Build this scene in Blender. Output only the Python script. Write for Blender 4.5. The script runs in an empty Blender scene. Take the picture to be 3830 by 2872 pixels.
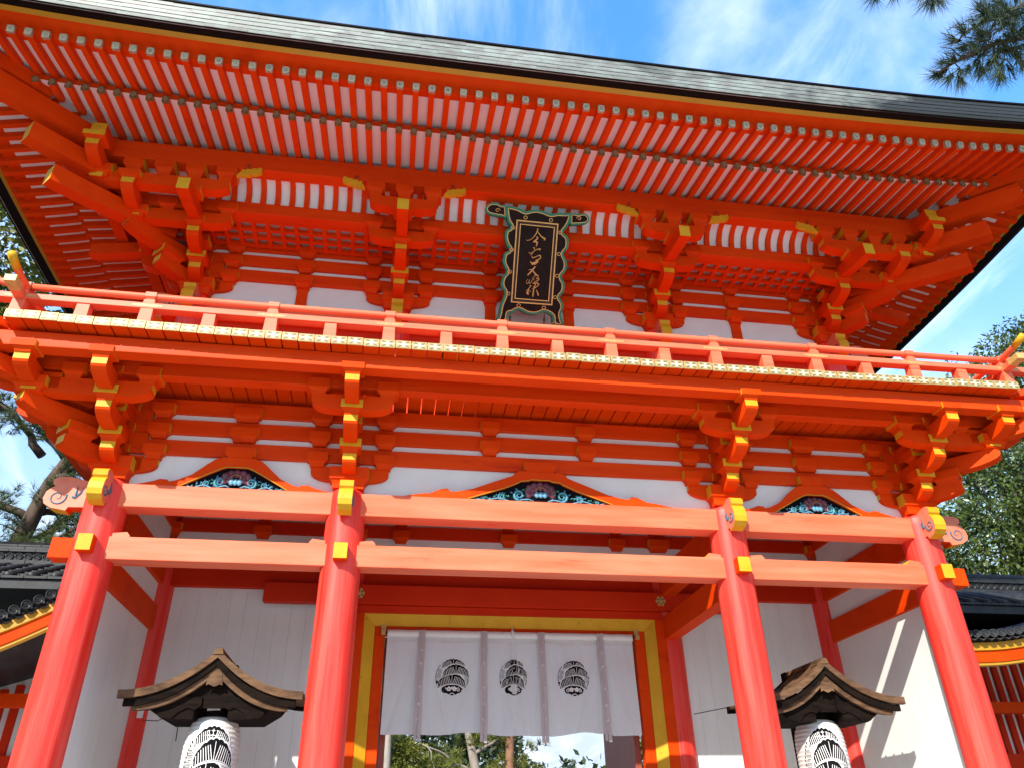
import bpy, math, random
from mathutils import Vector, Matrix
from mathutils.geometry import tessellate_polygon
random.seed(7)
R = math.radians
scene = bpy.context.scene
col = scene.collection

# ------------------------------------------------------------------ camera
W0, H0, FPX = 3830, 2872, 2861.55
cam_d = bpy.data.cameras.new('camera'); cam = bpy.data.objects.new('camera', cam_d); col.objects.link(cam)
yaw, pitch, roll = 0.1605, 0.5384, -0.0177
f0 = Vector((math.sin(yaw), math.cos(yaw), 0)); r0 = Vector((math.cos(yaw), -math.sin(yaw), 0)); u0 = Vector((0, 0, 1))
fw = math.cos(pitch)*f0 + math.sin(pitch)*u0; u1 = math.cos(pitch)*u0 - math.sin(pitch)*f0
rt = math.cos(roll)*r0 + math.sin(roll)*u1; up = math.cos(roll)*u1 - math.sin(roll)*r0
CAM = Vector((-1.5692, -7.7584, 1.6))
m = Matrix((rt, up, -fw)).transposed().to_4x4(); m.translation = CAM
cam.matrix_world = m
cam_d.sensor_fit = 'HORIZONTAL'; cam_d.sensor_width = 36; cam_d.lens = FPX/W0*36
cam_d.clip_start = 0.05; cam_d.clip_end = 2000
scene.camera = cam

# ------------------------------------------------------------------ sky, sun, exposure
SUN = Vector((-0.61, -1.0, 0.84)).normalized()
EL = math.asin(SUN.z); ROT = math.atan2(SUN.x, SUN.y)
world = bpy.data.worlds.new('World'); scene.world = world; world.use_nodes = True
nt = world.node_tree; nt.nodes.clear()
def N(t, typ, **kw):
    n = t.nodes.new(typ)
    for k, v in kw.items(): setattr(n, k, v)
    return n
out = N(nt, 'ShaderNodeOutputWorld'); bg = N(nt, 'ShaderNodeBackground')
sky = N(nt, 'ShaderNodeTexSky', sky_type='NISHITA', sun_disc=False, sun_elevation=EL, sun_rotation=ROT,
        air_density=1.25, dust_density=0.35, ozone_density=2.2, altitude=60)
SKY_STRENGTH = 0.15
bg.inputs['Strength'].default_value = SKY_STRENGTH
# clouds laid out over the whole dome as a layer high above the place (direction projected on a flat layer)
tc = N(nt, 'ShaderNodeTexCoord'); sep = N(nt, 'ShaderNodeSeparateXYZ'); nt.links.new(tc.outputs['Generated'], sep.inputs[0])
def wmath(op, a, b, clamp=False):
    n = N(nt, 'ShaderNodeMath', operation=op, use_clamp=clamp)
    for i, x in enumerate((a, b)):
        if isinstance(x, (int, float)): n.inputs[i].default_value = x
        else: nt.links.new(x, n.inputs[i])
    return n.outputs[0]
zc = wmath('MAXIMUM', sep.outputs['Z'], 0.0); za = wmath('ADD', zc, 0.16)
cmb = N(nt, 'ShaderNodeCombineXYZ'); nt.links.new(wmath('DIVIDE', sep.outputs['X'], za), cmb.inputs[0]); nt.links.new(wmath('DIVIDE', sep.outputs['Y'], za), cmb.inputs[1])
def cloud(loc, rot, sc, scale, detail, rough, dist, lo, hi):
    mp = N(nt, 'ShaderNodeMapping'); mp.inputs['Location'].default_value = loc; mp.inputs['Rotation'].default_value = (0, 0, R(rot)); mp.inputs['Scale'].default_value = sc
    nt.links.new(cmb.outputs[0], mp.inputs[0])
    n1 = N(nt, 'ShaderNodeTexNoise'); n1.inputs['Scale'].default_value = scale; n1.inputs['Detail'].default_value = detail; n1.inputs['Roughness'].default_value = rough; n1.inputs['Distortion'].default_value = dist
    nt.links.new(mp.outputs[0], n1.inputs['Vector'])
    mr = N(nt, 'ShaderNodeMapRange', interpolation_type='SMOOTHSTEP'); mr.inputs['From Min'].default_value = lo; mr.inputs['From Max'].default_value = hi
    nt.links.new(n1.outputs['Fac'], mr.inputs['Value']); return mr.outputs[0]
CL = cloud((1.34, 4.3, 0), 0, (1, 1, 1), 0.85, 8, 0.55, 0.3, 0.525, 0.76)
CI = cloud((5.7, 2.1, 0), 38, (2.6, 0.7, 1), 1.5, 10, 0.62, 0.5, 0.47, 0.80)
ad = wmath('MAXIMUM', CL, wmath('MULTIPLY', CI, 0.62))
mixc = N(nt, 'ShaderNodeMix', data_type='RGBA'); nt.links.new(ad, mixc.inputs['Factor'])
tint = N(nt, 'ShaderNodeMix', data_type='RGBA', blend_type='MULTIPLY'); tint.inputs['Factor'].default_value = 1.0
nt.links.new(sky.outputs[0], tint.inputs['A']); tint.inputs['B'].default_value = (0.33, 0.67, 0.93, 1)
capn = N(nt, 'ShaderNodeVectorMath', operation='MINIMUM'); capn.inputs[1].default_value = (2.1, 2.75, 3.7); nt.links.new(tint.outputs['Result'], capn.inputs[0])
hzr = N(nt, 'ShaderNodeMapRange', interpolation_type='SMOOTHSTEP'); hzr.inputs['From Min'].default_value = 0.10; hzr.inputs['From Max'].default_value = 0.74; hzr.inputs['To Min'].default_value = 0.92; hzr.inputs['To Max'].default_value = 0.0; nt.links.new(zc, hzr.inputs['Value'])
hzm = N(nt, 'ShaderNodeMix', data_type='RGBA'); nt.links.new(hzr.outputs[0], hzm.inputs['Factor']); nt.links.new(capn.outputs[0], hzm.inputs['A']); hzm.inputs['B'].default_value = (1.42, 1.66, 1.98, 1)
nt.links.new(hzm.outputs['Result'], mixc.inputs['A']); mixc.inputs['B'].default_value = (3.7, 3.85, 4.1, 1)
nt.links.new(mixc.outputs['Result'], bg.inputs['Color']); nt.links.new(bg.outputs[0], out.inputs[0])
sl = bpy.data.lights.new('sun', 'SUN'); sl.energy = 2.1; sl.angle = R(0.55); sl.color = (1.0, 0.93, 0.82)
so = bpy.data.objects.new('sun', sl); col.objects.link(so); so.rotation_euler = (-SUN).to_track_quat('-Z', 'Y').to_euler(); so.location = (-10, -16, 14)
vs = scene.view_settings; vs.view_transform = 'Standard'; vs.look = 'None'; vs.exposure = 1.85; vs.gamma = 1; vs.use_curve_mapping = False
cy = scene.cycles
cy.use_denoising = True; cy.max_bounces = 8; cy.diffuse_bounces = 4; cy.glossy_bounces = 3; cy.transmission_bounces = 4; cy.transparent_max_bounces = 8
cy.caustics_reflective = False; cy.caustics_refractive = False; cy.sample_clamp_indirect = 8
try: cy.denoiser = 'OPENIMAGEDENOISE'
except Exception: pass

# ------------------------------------------------------------------ materials
MATS = {}
def mat(name, c1, c2=None, scale=(3, 3, 3), ramp=(0.35, 0.7), rough=0.5, rough2=None, bump=0.0, bscale=None, spec=0.5, metal=0.0, detail=5, c3=None, c3scale=(1, 1, 1), c3ramp=(0.6, 0.75), island=0.0, trans=0.0, coord='pos', sheen=0, xstain=None):
    mt = bpy.data.materials.new(name); mt.use_nodes = True; t = mt.node_tree; t.nodes.clear()
    o = N(t, 'ShaderNodeOutputMaterial'); b = N(t, 'ShaderNodeBsdfPrincipled')
    b.inputs['Roughness'].default_value = rough; b.inputs['Metallic'].default_value = metal
    b.inputs['Specular IOR Level'].default_value = spec
    if coord == 'pos': g = N(t, 'ShaderNodeNewGeometry').outputs['Position']
    else: g = N(t, 'ShaderNodeTexCoord').outputs['Object']
    def noise(sc, det=detail, dist=0.0):
        mpn = N(t, 'ShaderNodeMapping'); mpn.inputs['Scale'].default_value = sc; t.links.new(g, mpn.inputs[0])
        nn = N(t, 'ShaderNodeTexNoise'); nn.inputs['Scale'].default_value = 1; nn.inputs['Detail'].default_value = det; nn.inputs['Roughness'].default_value = 0.6; nn.inputs['Distortion'].default_value = dist
        t.links.new(mpn.outputs[0], nn.inputs['Vector']); return nn.outputs['Fac']
    csock = None
    if c2 is not None:
        f = noise(scale); rp = N(t, 'ShaderNodeValToRGB'); t.links.new(f, rp.inputs[0])
        rp.color_ramp.elements[0].position, rp.color_ramp.elements[1].position = ramp
        rp.color_ramp.elements[0].color = (*c1, 1); rp.color_ramp.elements[1].color = (*c2, 1)
        csock = rp.outputs[0]
        if rough2 is not None:
            mr = N(t, 'ShaderNodeMapRange'); mr.inputs['To Min'].default_value = rough; mr.inputs['To Max'].default_value = rough2; t.links.new(f, mr.inputs['Value']); t.links.new(mr.outputs[0], b.inputs['Roughness'])
    if c3 is not None:
        f3 = noise(c3scale, 6, 0.3); mr = N(t, 'ShaderNodeMapRange'); mr.inputs['From Min'].default_value, mr.inputs['From Max'].default_value = c3ramp; t.links.new(f3, mr.inputs['Value'])
        mi = N(t, 'ShaderNodeMix', data_type='RGBA'); t.links.new(mr.outputs[0], mi.inputs['Factor'])
        if csock: t.links.new(csock, mi.inputs['A'])
        else: mi.inputs['A'].default_value = (*c1, 1)
        mi.inputs['B'].default_value = (*c3, 1); csock = mi.outputs['Result']
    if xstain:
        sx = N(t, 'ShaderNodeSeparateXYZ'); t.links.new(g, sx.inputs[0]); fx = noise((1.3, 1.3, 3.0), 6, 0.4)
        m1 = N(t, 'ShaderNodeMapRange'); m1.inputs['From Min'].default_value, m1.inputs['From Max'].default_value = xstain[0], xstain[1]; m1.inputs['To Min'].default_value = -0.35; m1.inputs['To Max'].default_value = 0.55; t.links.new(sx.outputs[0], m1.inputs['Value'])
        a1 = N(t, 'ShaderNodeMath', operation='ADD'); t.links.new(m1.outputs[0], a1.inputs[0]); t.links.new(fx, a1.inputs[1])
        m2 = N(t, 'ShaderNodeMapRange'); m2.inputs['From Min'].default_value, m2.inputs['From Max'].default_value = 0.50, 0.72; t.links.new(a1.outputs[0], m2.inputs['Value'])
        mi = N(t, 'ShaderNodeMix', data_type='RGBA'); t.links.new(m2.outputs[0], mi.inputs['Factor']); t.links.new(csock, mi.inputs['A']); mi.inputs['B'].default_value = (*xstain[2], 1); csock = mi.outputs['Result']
    if island:
        gi = N(t, 'ShaderNodeNewGeometry'); mr = N(t, 'ShaderNodeMapRange'); mr.inputs['To Min'].default_value = 1-island; mr.inputs['To Max'].default_value = 1+island
        t.links.new(gi.outputs['Random Per Island'], mr.inputs['Value'])
        vm = N(t, 'ShaderNodeVectorMath', operation='SCALE')
        if csock: t.links.new(csock, vm.inputs[0])
        else: vm.inputs[0].default_value = c1
        t.links.new(mr.outputs[0], vm.inputs['Scale']); csock = vm.outputs[0]
    if csock: t.links.new(csock, b.inputs['Base Color'])
    else: b.inputs['Base Color'].default_value = (*c1, 1)
    if bump:
        bf = noise(bscale or scale, 4); bp = N(t, 'ShaderNodeBump'); bp.inputs['Strength'].default_value = bump; bp.inputs['Distance'].default_value = 0.01
        t.links.new(bf, bp.inputs['Height']); t.links.new(bp.outputs[0], b.inputs['Normal'])
    if trans:
        tr = N(t, 'ShaderNodeBsdfTranslucent'); ms = N(t, 'ShaderNodeMixShader'); ms.inputs[0].default_value = trans
        if csock: t.links.new(csock, tr.inputs['Color'])
        else: tr.inputs['Color'].default_value = (*c1, 1)
        t.links.new(b.outputs[0], ms.inputs[1]); t.links.new(tr.outputs[0], ms.inputs[2]); t.links.new(ms.outputs[0], o.inputs[0])
    else: t.links.new(b.outputs[0], o.inputs[0])
    MATS[name] = mt
    return mt

VERM = mat('vermilion_paint', (0.66, 0.044, 0.0012), (0.75, 0.064, 0.003), (2.2, 2.2, 2.2), (0.3, 0.75), 0.45, 0.62, 0.06, (14, 60, 60), 0.07, c3=(0.50, 0.026, 0.002), c3scale=(2.2, 2.2, 5), c3ramp=(0.58, 0.82))
VERMX = mat('vermilion_paint_beam', (0.66, 0.043, 0.0012), (0.76, 0.068, 0.004), (0.7, 5, 9), (0.3, 0.75), 0.38, 0.6, 0.10, (3, 60, 60), 0.12, c3=(0.52, 0.026, 0.002), c3scale=(1.2, 3, 7), c3ramp=(0.58, 0.82))
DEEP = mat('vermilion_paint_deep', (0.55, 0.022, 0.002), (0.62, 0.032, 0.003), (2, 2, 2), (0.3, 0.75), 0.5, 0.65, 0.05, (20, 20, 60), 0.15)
FADE = mat('sun_faded_vermilion', (0.74, 0.115, 0.040), (0.80, 0.205, 0.105), (0.8, 7, 9), (0.32, 0.72), 0.45, 0.62, 0.10, (3, 50, 70), 0.4, c3=(0.70, 0.060, 0.018), c3scale=(1.2, 9, 16), c3ramp=(0.63, 0.72))
PILLAR = mat('pillar_lacquer', (0.76, 0.018, 0.008), (0.82, 0.080, 0.055), (14, 14, 0.7), (0.33, 0.70), 0.34, 0.60, 0.30, (60, 60, 1.6), 0.45, c3=(0.42, 0.008, 0.003), c3scale=(34, 34, 0.8), c3ramp=(0.655, 0.70))
YELLOW = mat('ochre_yellow_paint', (0.60, 0.31, 0.008), (0.70, 0.39, 0.020), (4, 4, 4), (0.3, 0.7), 0.45, 0.6, 0.06, (20, 20, 60), 0.25, c3=(0.36, 0.17, 0.008), c3scale=(9, 9, 14), c3ramp=(0.62, 0.80))
OCHRE = mat('deep_ochre_paint', (0.46, 0.22, 0.006), (0.54, 0.27, 0.010), (2, 4, 4), (0.3, 0.7), 0.5, 0.6)
WHITE = mat('white_plaster', (0.77, 0.83, 0.82), (0.69, 0.74, 0.72), (2.5, 2.5, 3.5), (0.45, 0.8), 0.8, bump=0.06, bscale=(14, 14, 14), c3=(0.55, 0.53, 0.50), c3scale=(1.4, 1.4, 9), c3ramp=(0.68, 0.85))
BOARDW = mat('whitewashed_board', (0.79, 0.84, 0.82), (0.72, 0.76, 0.73), (6, 6, 1.0), (0.4, 0.8), 0.7, bump=0.12, bscale=(30, 30, 2), c3=(0.50, 0.47, 0.43), c3scale=(3, 3, 26), c3ramp=(0.71, 0.80))
SOFF = mat('white_soffit_board', (0.80, 0.79, 0.77), (0.74, 0.72, 0.69), (2, 2, 2), (0.4, 0.8), 0.75)
GOLD = mat('gilt_metal', (0.62, 0.44, 0.15), (0.44, 0.30, 0.09), (30, 30, 30), (0.35, 0.7), 0.5, metal=0.15, bump=0.1)
WORN = mat('worn_gilding', (0.58, 0.30, 0.085), (0.66, 0.20, 0.085), (40, 40, 40), (0.4, 0.62), 0.5)
SILVER = mat('silvered_metal', (0.60, 0.55, 0.40), (0.42, 0.37, 0.24), (30, 30, 30), (0.35, 0.7), 0.35, metal=0.45)
PETAL = mat('white_enamel_petal', (0.66, 0.60, 0.44), rough=0.5)
GREYG = mat('worn_grey_gilding', (0.30, 0.25, 0.13), (0.42, 0.32, 0.12), (40, 40, 40), (0.35, 0.7), 0.5)
DARKM = mat('blackened_metal', (0.030, 0.026, 0.018), rough=0.5)
BLACK = mat('black_lacquer_underside', (0.008, 0.007, 0.007), rough=0.6, spec=0.08)
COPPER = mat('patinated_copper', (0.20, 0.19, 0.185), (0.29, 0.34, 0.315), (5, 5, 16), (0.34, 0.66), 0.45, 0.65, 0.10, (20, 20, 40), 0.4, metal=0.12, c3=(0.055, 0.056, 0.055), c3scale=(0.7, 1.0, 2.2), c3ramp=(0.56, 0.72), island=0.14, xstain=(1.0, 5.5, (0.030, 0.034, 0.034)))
GREEN = mat('malachite_green_paint', (0.010, 0.20, 0.105), (0.016, 0.26, 0.150), (8, 8, 8), (0.3, 0.7), 0.5)
DARKW = mat('dark_lacquered_wood', (0.008, 0.0035, 0.003), (0.022, 0.009, 0.006), (30, 14, 2.0), (0.35, 0.7), 0.55, bump=0.1, bscale=(60, 60, 3), spec=0.15)
MAROON = mat('maroon_lacquer', (0.05, 0.008, 0.010), rough=0.5)
GILT = mat('gold_leaf', (0.75, 0.49, 0.16), (0.62, 0.38, 0.11), (20, 20, 20), (0.4, 0.7), 0.42, metal=0.35)
CARVB = mat('carved_blue', (0.045, 0.20, 0.34), (0.03, 0.27, 0.30), (10, 10, 10), (0.4, 0.6), 0.5)
CARVL = mat('carved_light_blue', (0.11, 0.30, 0.42), rough=0.5)
DGOLD = mat('dark_gilding', (0.13, 0.085, 0.028), (0.20, 0.14, 0.05), (40, 40, 40), (0.4, 0.6), 0.5)
CARVP = mat('carved_purple', (0.10, 0.022, 0.040), (0.15, 0.04, 0.06), (14, 14, 14), (0.4, 0.6), 0.5)
CARVD = mat('carved_ground', (0.006, 0.005, 0.008), rough=0.8, spec=0.05)
SCROLL = mat('painted_scroll', (0.05, 0.13, 0.20), rough=0.6)
NOSE = mat('painted_nose_side', (0.62, 0.15, 0.075), (0.70, 0.22, 0.13), (10, 10, 10), (0.3, 0.7), 0.5)
WOOD = mat('weathered_cedar', (0.060, 0.032, 0.018), (0.19, 0.105, 0.055), (5, 5, 16), (0.35, 0.7), 0.75, bump=0.3, bscale=(8, 8, 60), spec=0.15)
WOODD = mat('dark_cedar', (0.005, 0.0035, 0.003), (0.015, 0.009, 0.006), (5, 5, 20), (0.35, 0.7), 0.8, bump=0.2, bscale=(8, 8, 60), spec=0.06)
PAPER = mat('lantern_paper', (0.80, 0.79, 0.76), (0.74, 0.71, 0.68), (3, 3, 3), (0.4, 0.7), 0.8, trans=0.15)
INK = mat('black_ink', (0.008, 0.008, 0.009), rough=0.8, spec=0.05)
CLOTH = mat('white_cotton', (0.80, 0.82, 0.82), (0.76, 0.75, 0.75), (1.3, 1.3, 2.2), (0.4, 0.75), 0.9, bump=0.05, bscale=(300, 300, 300), trans=0.22)
STRAP = mat('pale_mauve_strap', (0.50, 0.42, 0.43), (0.56, 0.49, 0.49), (9, 9, 4), (0.4, 0.7), 0.9, trans=0.1)
PRINTW = mat('white_print', (0.82, 0.81, 0.80), rough=0.85)
TILE = mat('dark_roof_tile', (0.014, 0.016, 0.019), (0.045, 0.049, 0.056), (5, 5, 5), (0.35, 0.75), 0.38, 0.6, 0.15, (25, 25, 25), 0.3, c3=(0.14, 0.14, 0.135), c3scale=(3.2, 3.2, 3.2), c3ramp=(0.68, 0.80), coord='pos')
BARK = mat('pine_bark', (0.045, 0.030, 0.022), (0.13, 0.085, 0.06), (9, 9, 3), (0.35, 0.7), 0.9, bump=0.8, bscale=(18, 18, 6))
BARKR = mat('red_pine_bark', (0.17, 0.075, 0.040), (0.33, 0.165, 0.095), (6, 6, 2.5), (0.35, 0.7), 0.9, bump=0.6, bscale=(12, 12, 5))
BARKG = mat('grey_bark', (0.24, 0.20, 0.165), (0.38, 0.33, 0.28), (6, 6, 2.5), (0.35, 0.7), 0.9, bump=0.4, bscale=(12, 12, 5))
LEAF = mat('evergreen_leaf', (0.045, 0.080, 0.012), (0.120, 0.160, 0.028), (0.9, 0.9, 0.9), (0.35, 0.7), 0.38, island=0.45, trans=0.22, spec=0.6)
LEAFY = mat('yellow_green_needle', (0.085, 0.110, 0.012), (0.19, 0.19, 0.022), (0.7, 0.7, 0.7), (0.35, 0.65), 0.6, island=0.4, trans=0.3)
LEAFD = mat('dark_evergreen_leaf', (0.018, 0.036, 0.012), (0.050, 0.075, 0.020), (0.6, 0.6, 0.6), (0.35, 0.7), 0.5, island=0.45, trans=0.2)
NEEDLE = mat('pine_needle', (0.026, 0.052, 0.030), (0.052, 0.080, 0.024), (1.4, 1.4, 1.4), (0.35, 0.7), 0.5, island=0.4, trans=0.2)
NEEDLEL = mat('light_green_pine_needle', (0.05, 0.085, 0.020), (0.10, 0.130, 0.028), (0.9, 0.9, 0.9), (0.35, 0.7), 0.55, island=0.45, trans=0.25)  # lighter green than the near pine's needles
GRAVEL = mat('pale_gravel', (0.62, 0.59, 0.54), (0.50, 0.47, 0.43), (9, 9, 9), (0.35, 0.7), 0.95, bump=0.5, bscale=(60, 60, 60))
STONE = mat('plinth_granite', (0.36, 0.35, 0.33), (0.27, 0.26, 0.25), (20, 20, 20), (0.4, 0.65), 0.85)
WIRE = mat('black_cable', (0.015, 0.015, 0.015), rough=0.5)
BOXW = mat('white_plastic', (0.75, 0.75, 0.73), rough=0.5)
DOORM = mat('red_brown_door', (0.26, 0.050, 0.030), (0.32, 0.070, 0.040), (8, 8, 1), (0.3, 0.7), 0.5)

# ------------------------------------------------------------------ mesh helpers
def tess(P):
    if len(P) < 5: return [tuple(range(len(P)))]
    return [tuple(t) for t in tessellate_polygon([P])]
class MB:
    def __init__(s): s.v = []; s.f = []; s.m = []
    def face(s, pts, m=0):
        n = len(s.v); s.v += [tuple(p) for p in pts]; s.f.append(tuple(range(n, n+len(pts)))); s.m.append(m)
    def box(s, x0, x1, y0, y1, z0, z1, m=0, fm=None):
        n = len(s.v)
        s.v += [(x0,y0,z0),(x1,y0,z0),(x1,y1,z0),(x0,y1,z0),(x0,y0,z1),(x1,y0,z1),(x1,y1,z1),(x0,y1,z1)]
        F = [('-z',(0,3,2,1)),('+z',(4,5,6,7)),('-y',(0,1,5,4)),('+x',(1,2,6,5)),('+y',(2,3,7,6)),('-x',(3,0,4,7))]
        for k, q in F: s.f.append(tuple(n+i for i in q)); s.m.append((fm or {}).get(k, m))
        return s
    def prism(s, pts, a0, a1, axis='y', m=0, edge_m=None, cap_m=None):
        n = len(s.v); k = len(pts)
        def P(p, a): return {'y': (p[0], a, p[1]), 'x': (a, p[0], p[1]), 'z': (p[0], p[1], a)}[axis]
        s.v += [P(p, a0) for p in pts] + [P(p, a1) for p in pts]
        cm = m if cap_m is None else cap_m
        for t3 in tess([Vector((p[0], p[1], 0)) for p in pts]):
            s.f.append(tuple(n+i for i in t3)); s.m.append(cm); s.f.append(tuple(n+k+i for i in reversed(t3))); s.m.append(cm)
        for i in range(k):
            j = (i+1) % k; s.f.append((n+i, n+k+i, n+k+j, n+j)); s.m.append(m if edge_m is None else edge_m.get(i, m))
        return s
    def ngon(s, pts, m=0): s.face(pts, m); return s
    def loft(s, rings, m=0, close=True, caps=True, ms=None):
        n = len(s.v); k = len(rings[0])
        for r in rings: s.v += [tuple(p) for p in r]
        for a in range(len(rings)-1):
            for i in range(k if close else k-1):
                j = (i+1) % k
                s.f.append((n+a*k+i, n+a*k+j, n+(a+1)*k+j, n+(a+1)*k+i)); s.m.append(ms(a, i) if ms else m)
        if caps and close:
            s.f.append(tuple(range(n+k-1, n-1, -1))); s.m.append(ms(-1, 0) if ms else m)
            b = n+(len(rings)-1)*k; s.f.append(tuple(range(b, b+k))); s.m.append(ms(-2, 0) if ms else m)
        return s
    def tube(s, pts, r, seg=8, m=0, caps=True, sq=None):
        pts = [Vector(p) for p in pts]; rings = []; prev = None
        for i, p in enumerate(pts):
            d = (pts[min(i+1, len(pts)-1)] - pts[max(i-1, 0)])
            d = d.normalized() if d.length > 1e-9 else Vector((0, 0, 1))
            a = prev if prev is not None else (Vector((0, 0, 1)) if abs(d.z) < 0.9 else Vector((0, 1, 0)))
            a = (a - d*a.dot(d)); a = a.normalized() if a.length > 1e-6 else d.orthogonal().normalized(); prev = a; b = d.cross(a)
            rr = r[i] if isinstance(r, (list, tuple)) else r
            rings.append([p + a*math.cos(t)*rr + b*math.sin(t)*rr for t in [2*math.pi*q/seg for q in range(seg)]])
        return s.loft(rings, m, True, caps)
    def lathe(s, prof, cx, cy, seg=32, m=0, caps=True):
        rings = [[(cx+r*math.cos(2*math.pi*i/seg), cy+r*math.sin(2*math.pi*i/seg), z) for i in range(seg)] for r, z in prof]
        return s.loft(rings, m, True, caps)
    def mesh(s, name, mats, smooth=False):
        me = bpy.data.meshes.new(name); me.from_pydata(s.v, [], s.f)
        for x in (mats if isinstance(mats, (list, tuple)) else [mats]): me.materials.append(x)
        me.polygons.foreach_set('material_index', s.m)
        if smooth: me.polygons.foreach_set('use_smooth', [True]*len(s.f))
        me.update(); return me
    def obj(s, name, mats, parent=None, smooth=False, bevel=0):
        o = bpy.data.objects.new(name, s.mesh(name, mats, smooth)); col.objects.link(o); o.parent = parent
        if bevel:
            b = o.modifiers.new('bevel', 'BEVEL'); b.width = bevel; b.segments = 2; b.limit_method = 'ANGLE'; b.angle_limit = R(40); b.harden_normals = False
        return o
def inst(name, me, parent, loc=(0, 0, 0), rot=(0, 0, 0), sc=(1, 1, 1)):
    o = bpy.data.objects.new(name, me); col.objects.link(o); o.parent = parent; o.location = loc; o.rotation_euler = rot; o.scale = sc; return o
def empty(name, parent=None, loc=(0, 0, 0), sc=(1, 1, 1), rot=(0, 0, 0)):
    o = bpy.data.objects.new(name, None); col.objects.link(o); o.parent = parent; o.location = loc; o.scale = sc; o.rotation_euler = rot; o.empty_display_size = 0.2; return o
def tag(o, label, cat, group=None, kind=None):
    o['label'] = label
    if cat: o['category'] = cat
    if group: o['group'] = group
    if kind: o['kind'] = kind
    return o
def struct(o, label):
    o['kind'] = 'structure'; o['label'] = label; return o
def bx(name, x0, x1, y0, y1, z0, z1, mt, parent, bevel=0.006, fm=None):
    return MB().box(x0, x1, y0, y1, z0, z1, 0, fm).obj(name, mt, parent, bevel=bevel)
def lerp(a, b, t): return a+(b-a)*t

# ------------------------------------------------------------------ dimensions of the gate (metres; X along the facade, Y into the depth, Z up)
A, B_, PR = 2.10, 4.4676, 0.202          # inner and outer pillar axes, pillar radius
DM = 2.33                                 # middle row of pillars; the back row stands at 2*DM
Z1T, Z1B, Z2T, Z2B = 4.756, 4.512, 4.203, 3.976
UA, UB, YU, DZ = 1.7376, 4.2172, 0.40, 2.65   # upper storey pillar axes, wall plane, height of its brackets above the lower ones
T = [(4.905, 5.075), (5.130, 5.300), (5.374, 5.544), (5.618, 5.788)]   # tiers of beams in the wall
RW = [(5.062, 5.218), (5.304, 5.462), (5.548, 5.704)]                   # rows of bearing blocks in the wall
STEP = [0.33, 0.69, 1.05]
PT = [(4.93, 5.10), (5.195, 5.365), (5.46, 5.63)]                       # tiers of the projecting arms
PB = [(5.095, 5.25), (5.36, 5.515), (5.625, 5.74)]

# ------------------------------------------------------------------ ground
SOIL = mat('shade_tinted_soil', (0.060, 0.055, 0.035), (0.11, 0.095, 0.065), (1.5, 1.5, 1.5), (0.35, 0.7), 0.95, bump=0.4, bscale=(20, 20, 20))  # dark tone stands in for tree shade, cutting bounce at the sides
g = MB(); g.box(-300, 300, -300, 300, -0.3, 0); struct(g.obj('ground', SOIL), 'unseen precinct ground, coloured dark to cut light bounced at the sides')
g = MB(); g.box(-5.0, 5.0, -1.2, 60, -0.2, 0.016); struct(g.obj('paved_path', STONE), 'grey stone path running on behind the gate')
g = MB(); g.box(-9.5, 9.5, -32, -1.25, -0.2, 0.02); struct(g.obj('forecourt', GRAVEL), 'unseen pale gravel forecourt before the gate, sized for the light it bounces up')  # out of view; extent chosen for bounce light under the eaves
gate = tag(empty('shrine_gate'), 'two-storey vermilion shrine gate with white panels, bracketed eaves and copper roof', 'gate')
bx('stone_plinth', -6.2, 6.2, -1.5, 6.2, -0.05, 0.28, STONE, gate, 0.02)

# ------------------------------------------------------------------ pillars and tie beams of the lower storey
def pillar_mesh(r, z0, z1):
    seg = 40; prof = [(r*1.0, z0), (r*1.0, z0+0.5), (r, z1-0.14), (r*0.985, z1-0.07), (r*0.93, z1-0.025), (r*0.84, z1)]
    zs = [z0+(z1-0.14-z0)*i/24 for i in range(25)]
    pr = [(r*(1-0.012*(i/24)), z) for i, z in enumerate(zs)] + prof[3:]
    return MB().lathe(pr, 0, 0, seg)
pm = pillar_mesh(PR, 0.28, 4.80).mesh('pillar', PILLAR, True)
PX = (-B_, -A, A, B_)
for y in (0, DM, 2*DM):
    for x in PX: inst('pillar', pm, gate, (x, y, 0), (0, 0, random.uniform(0, 6)))
def span_beams(name, y0, y1, z0, z1, mt, xs=PX, inset=0.13, bev=0.007):
    for a, b in zip(xs[:-1], xs[1:]): bx(name, a+inset, b-inset, y0, y1, z0, z1, mt, gate, bev)
span_beams('head_tie_beam', -0.13, 0.09, Z1B, Z1T, FADE)
span_beams('lower_tie_beam', -0.13, 0.09, Z2B, Z2T, FADE)
for x0, x1 in ((-B_, -A), (-A, A), (A, B_)):                     # wedges that lock the lower tie beam
    for s, xx in ((1, x0), (-1, x1)):
        q = MB(); q.prism([(xx+s*0.17, Z2T), (xx+s*0.33, Z2T), (xx+s*0.33, Z2T+0.015), (xx+s*0.30, Z2T+0.05), (xx+s*0.17, Z2T+0.035)][::s], -0.12, 0.05, 'y', 0, {1: 1, 2: 1})
        q.obj('wedge', [FADE, YELLOW], gate)
for x in PX:                                                     # ends of the depth beams that pass through the pillars
    MB().box(x-0.068, x+0.068, -0.30, -0.15, 4.005, 4.165, 0, {'-y': 1}).obj('tie_beam_end', [VERM, YELLOW], gate, bevel=0.004)
for s in (-1, 1):
    for z0, z1, yy in ((Z2B+0.01, Z2T-0.02, 0),):
        MB().box(min(s*(B_+0.15), s*(B_+0.37)), max(s*(B_+0.15), s*(B_+0.37)), yy-0.10, yy+0.08, z0, z1).obj('tie_beam_end', [VERM], gate, bevel=0.004)
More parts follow.
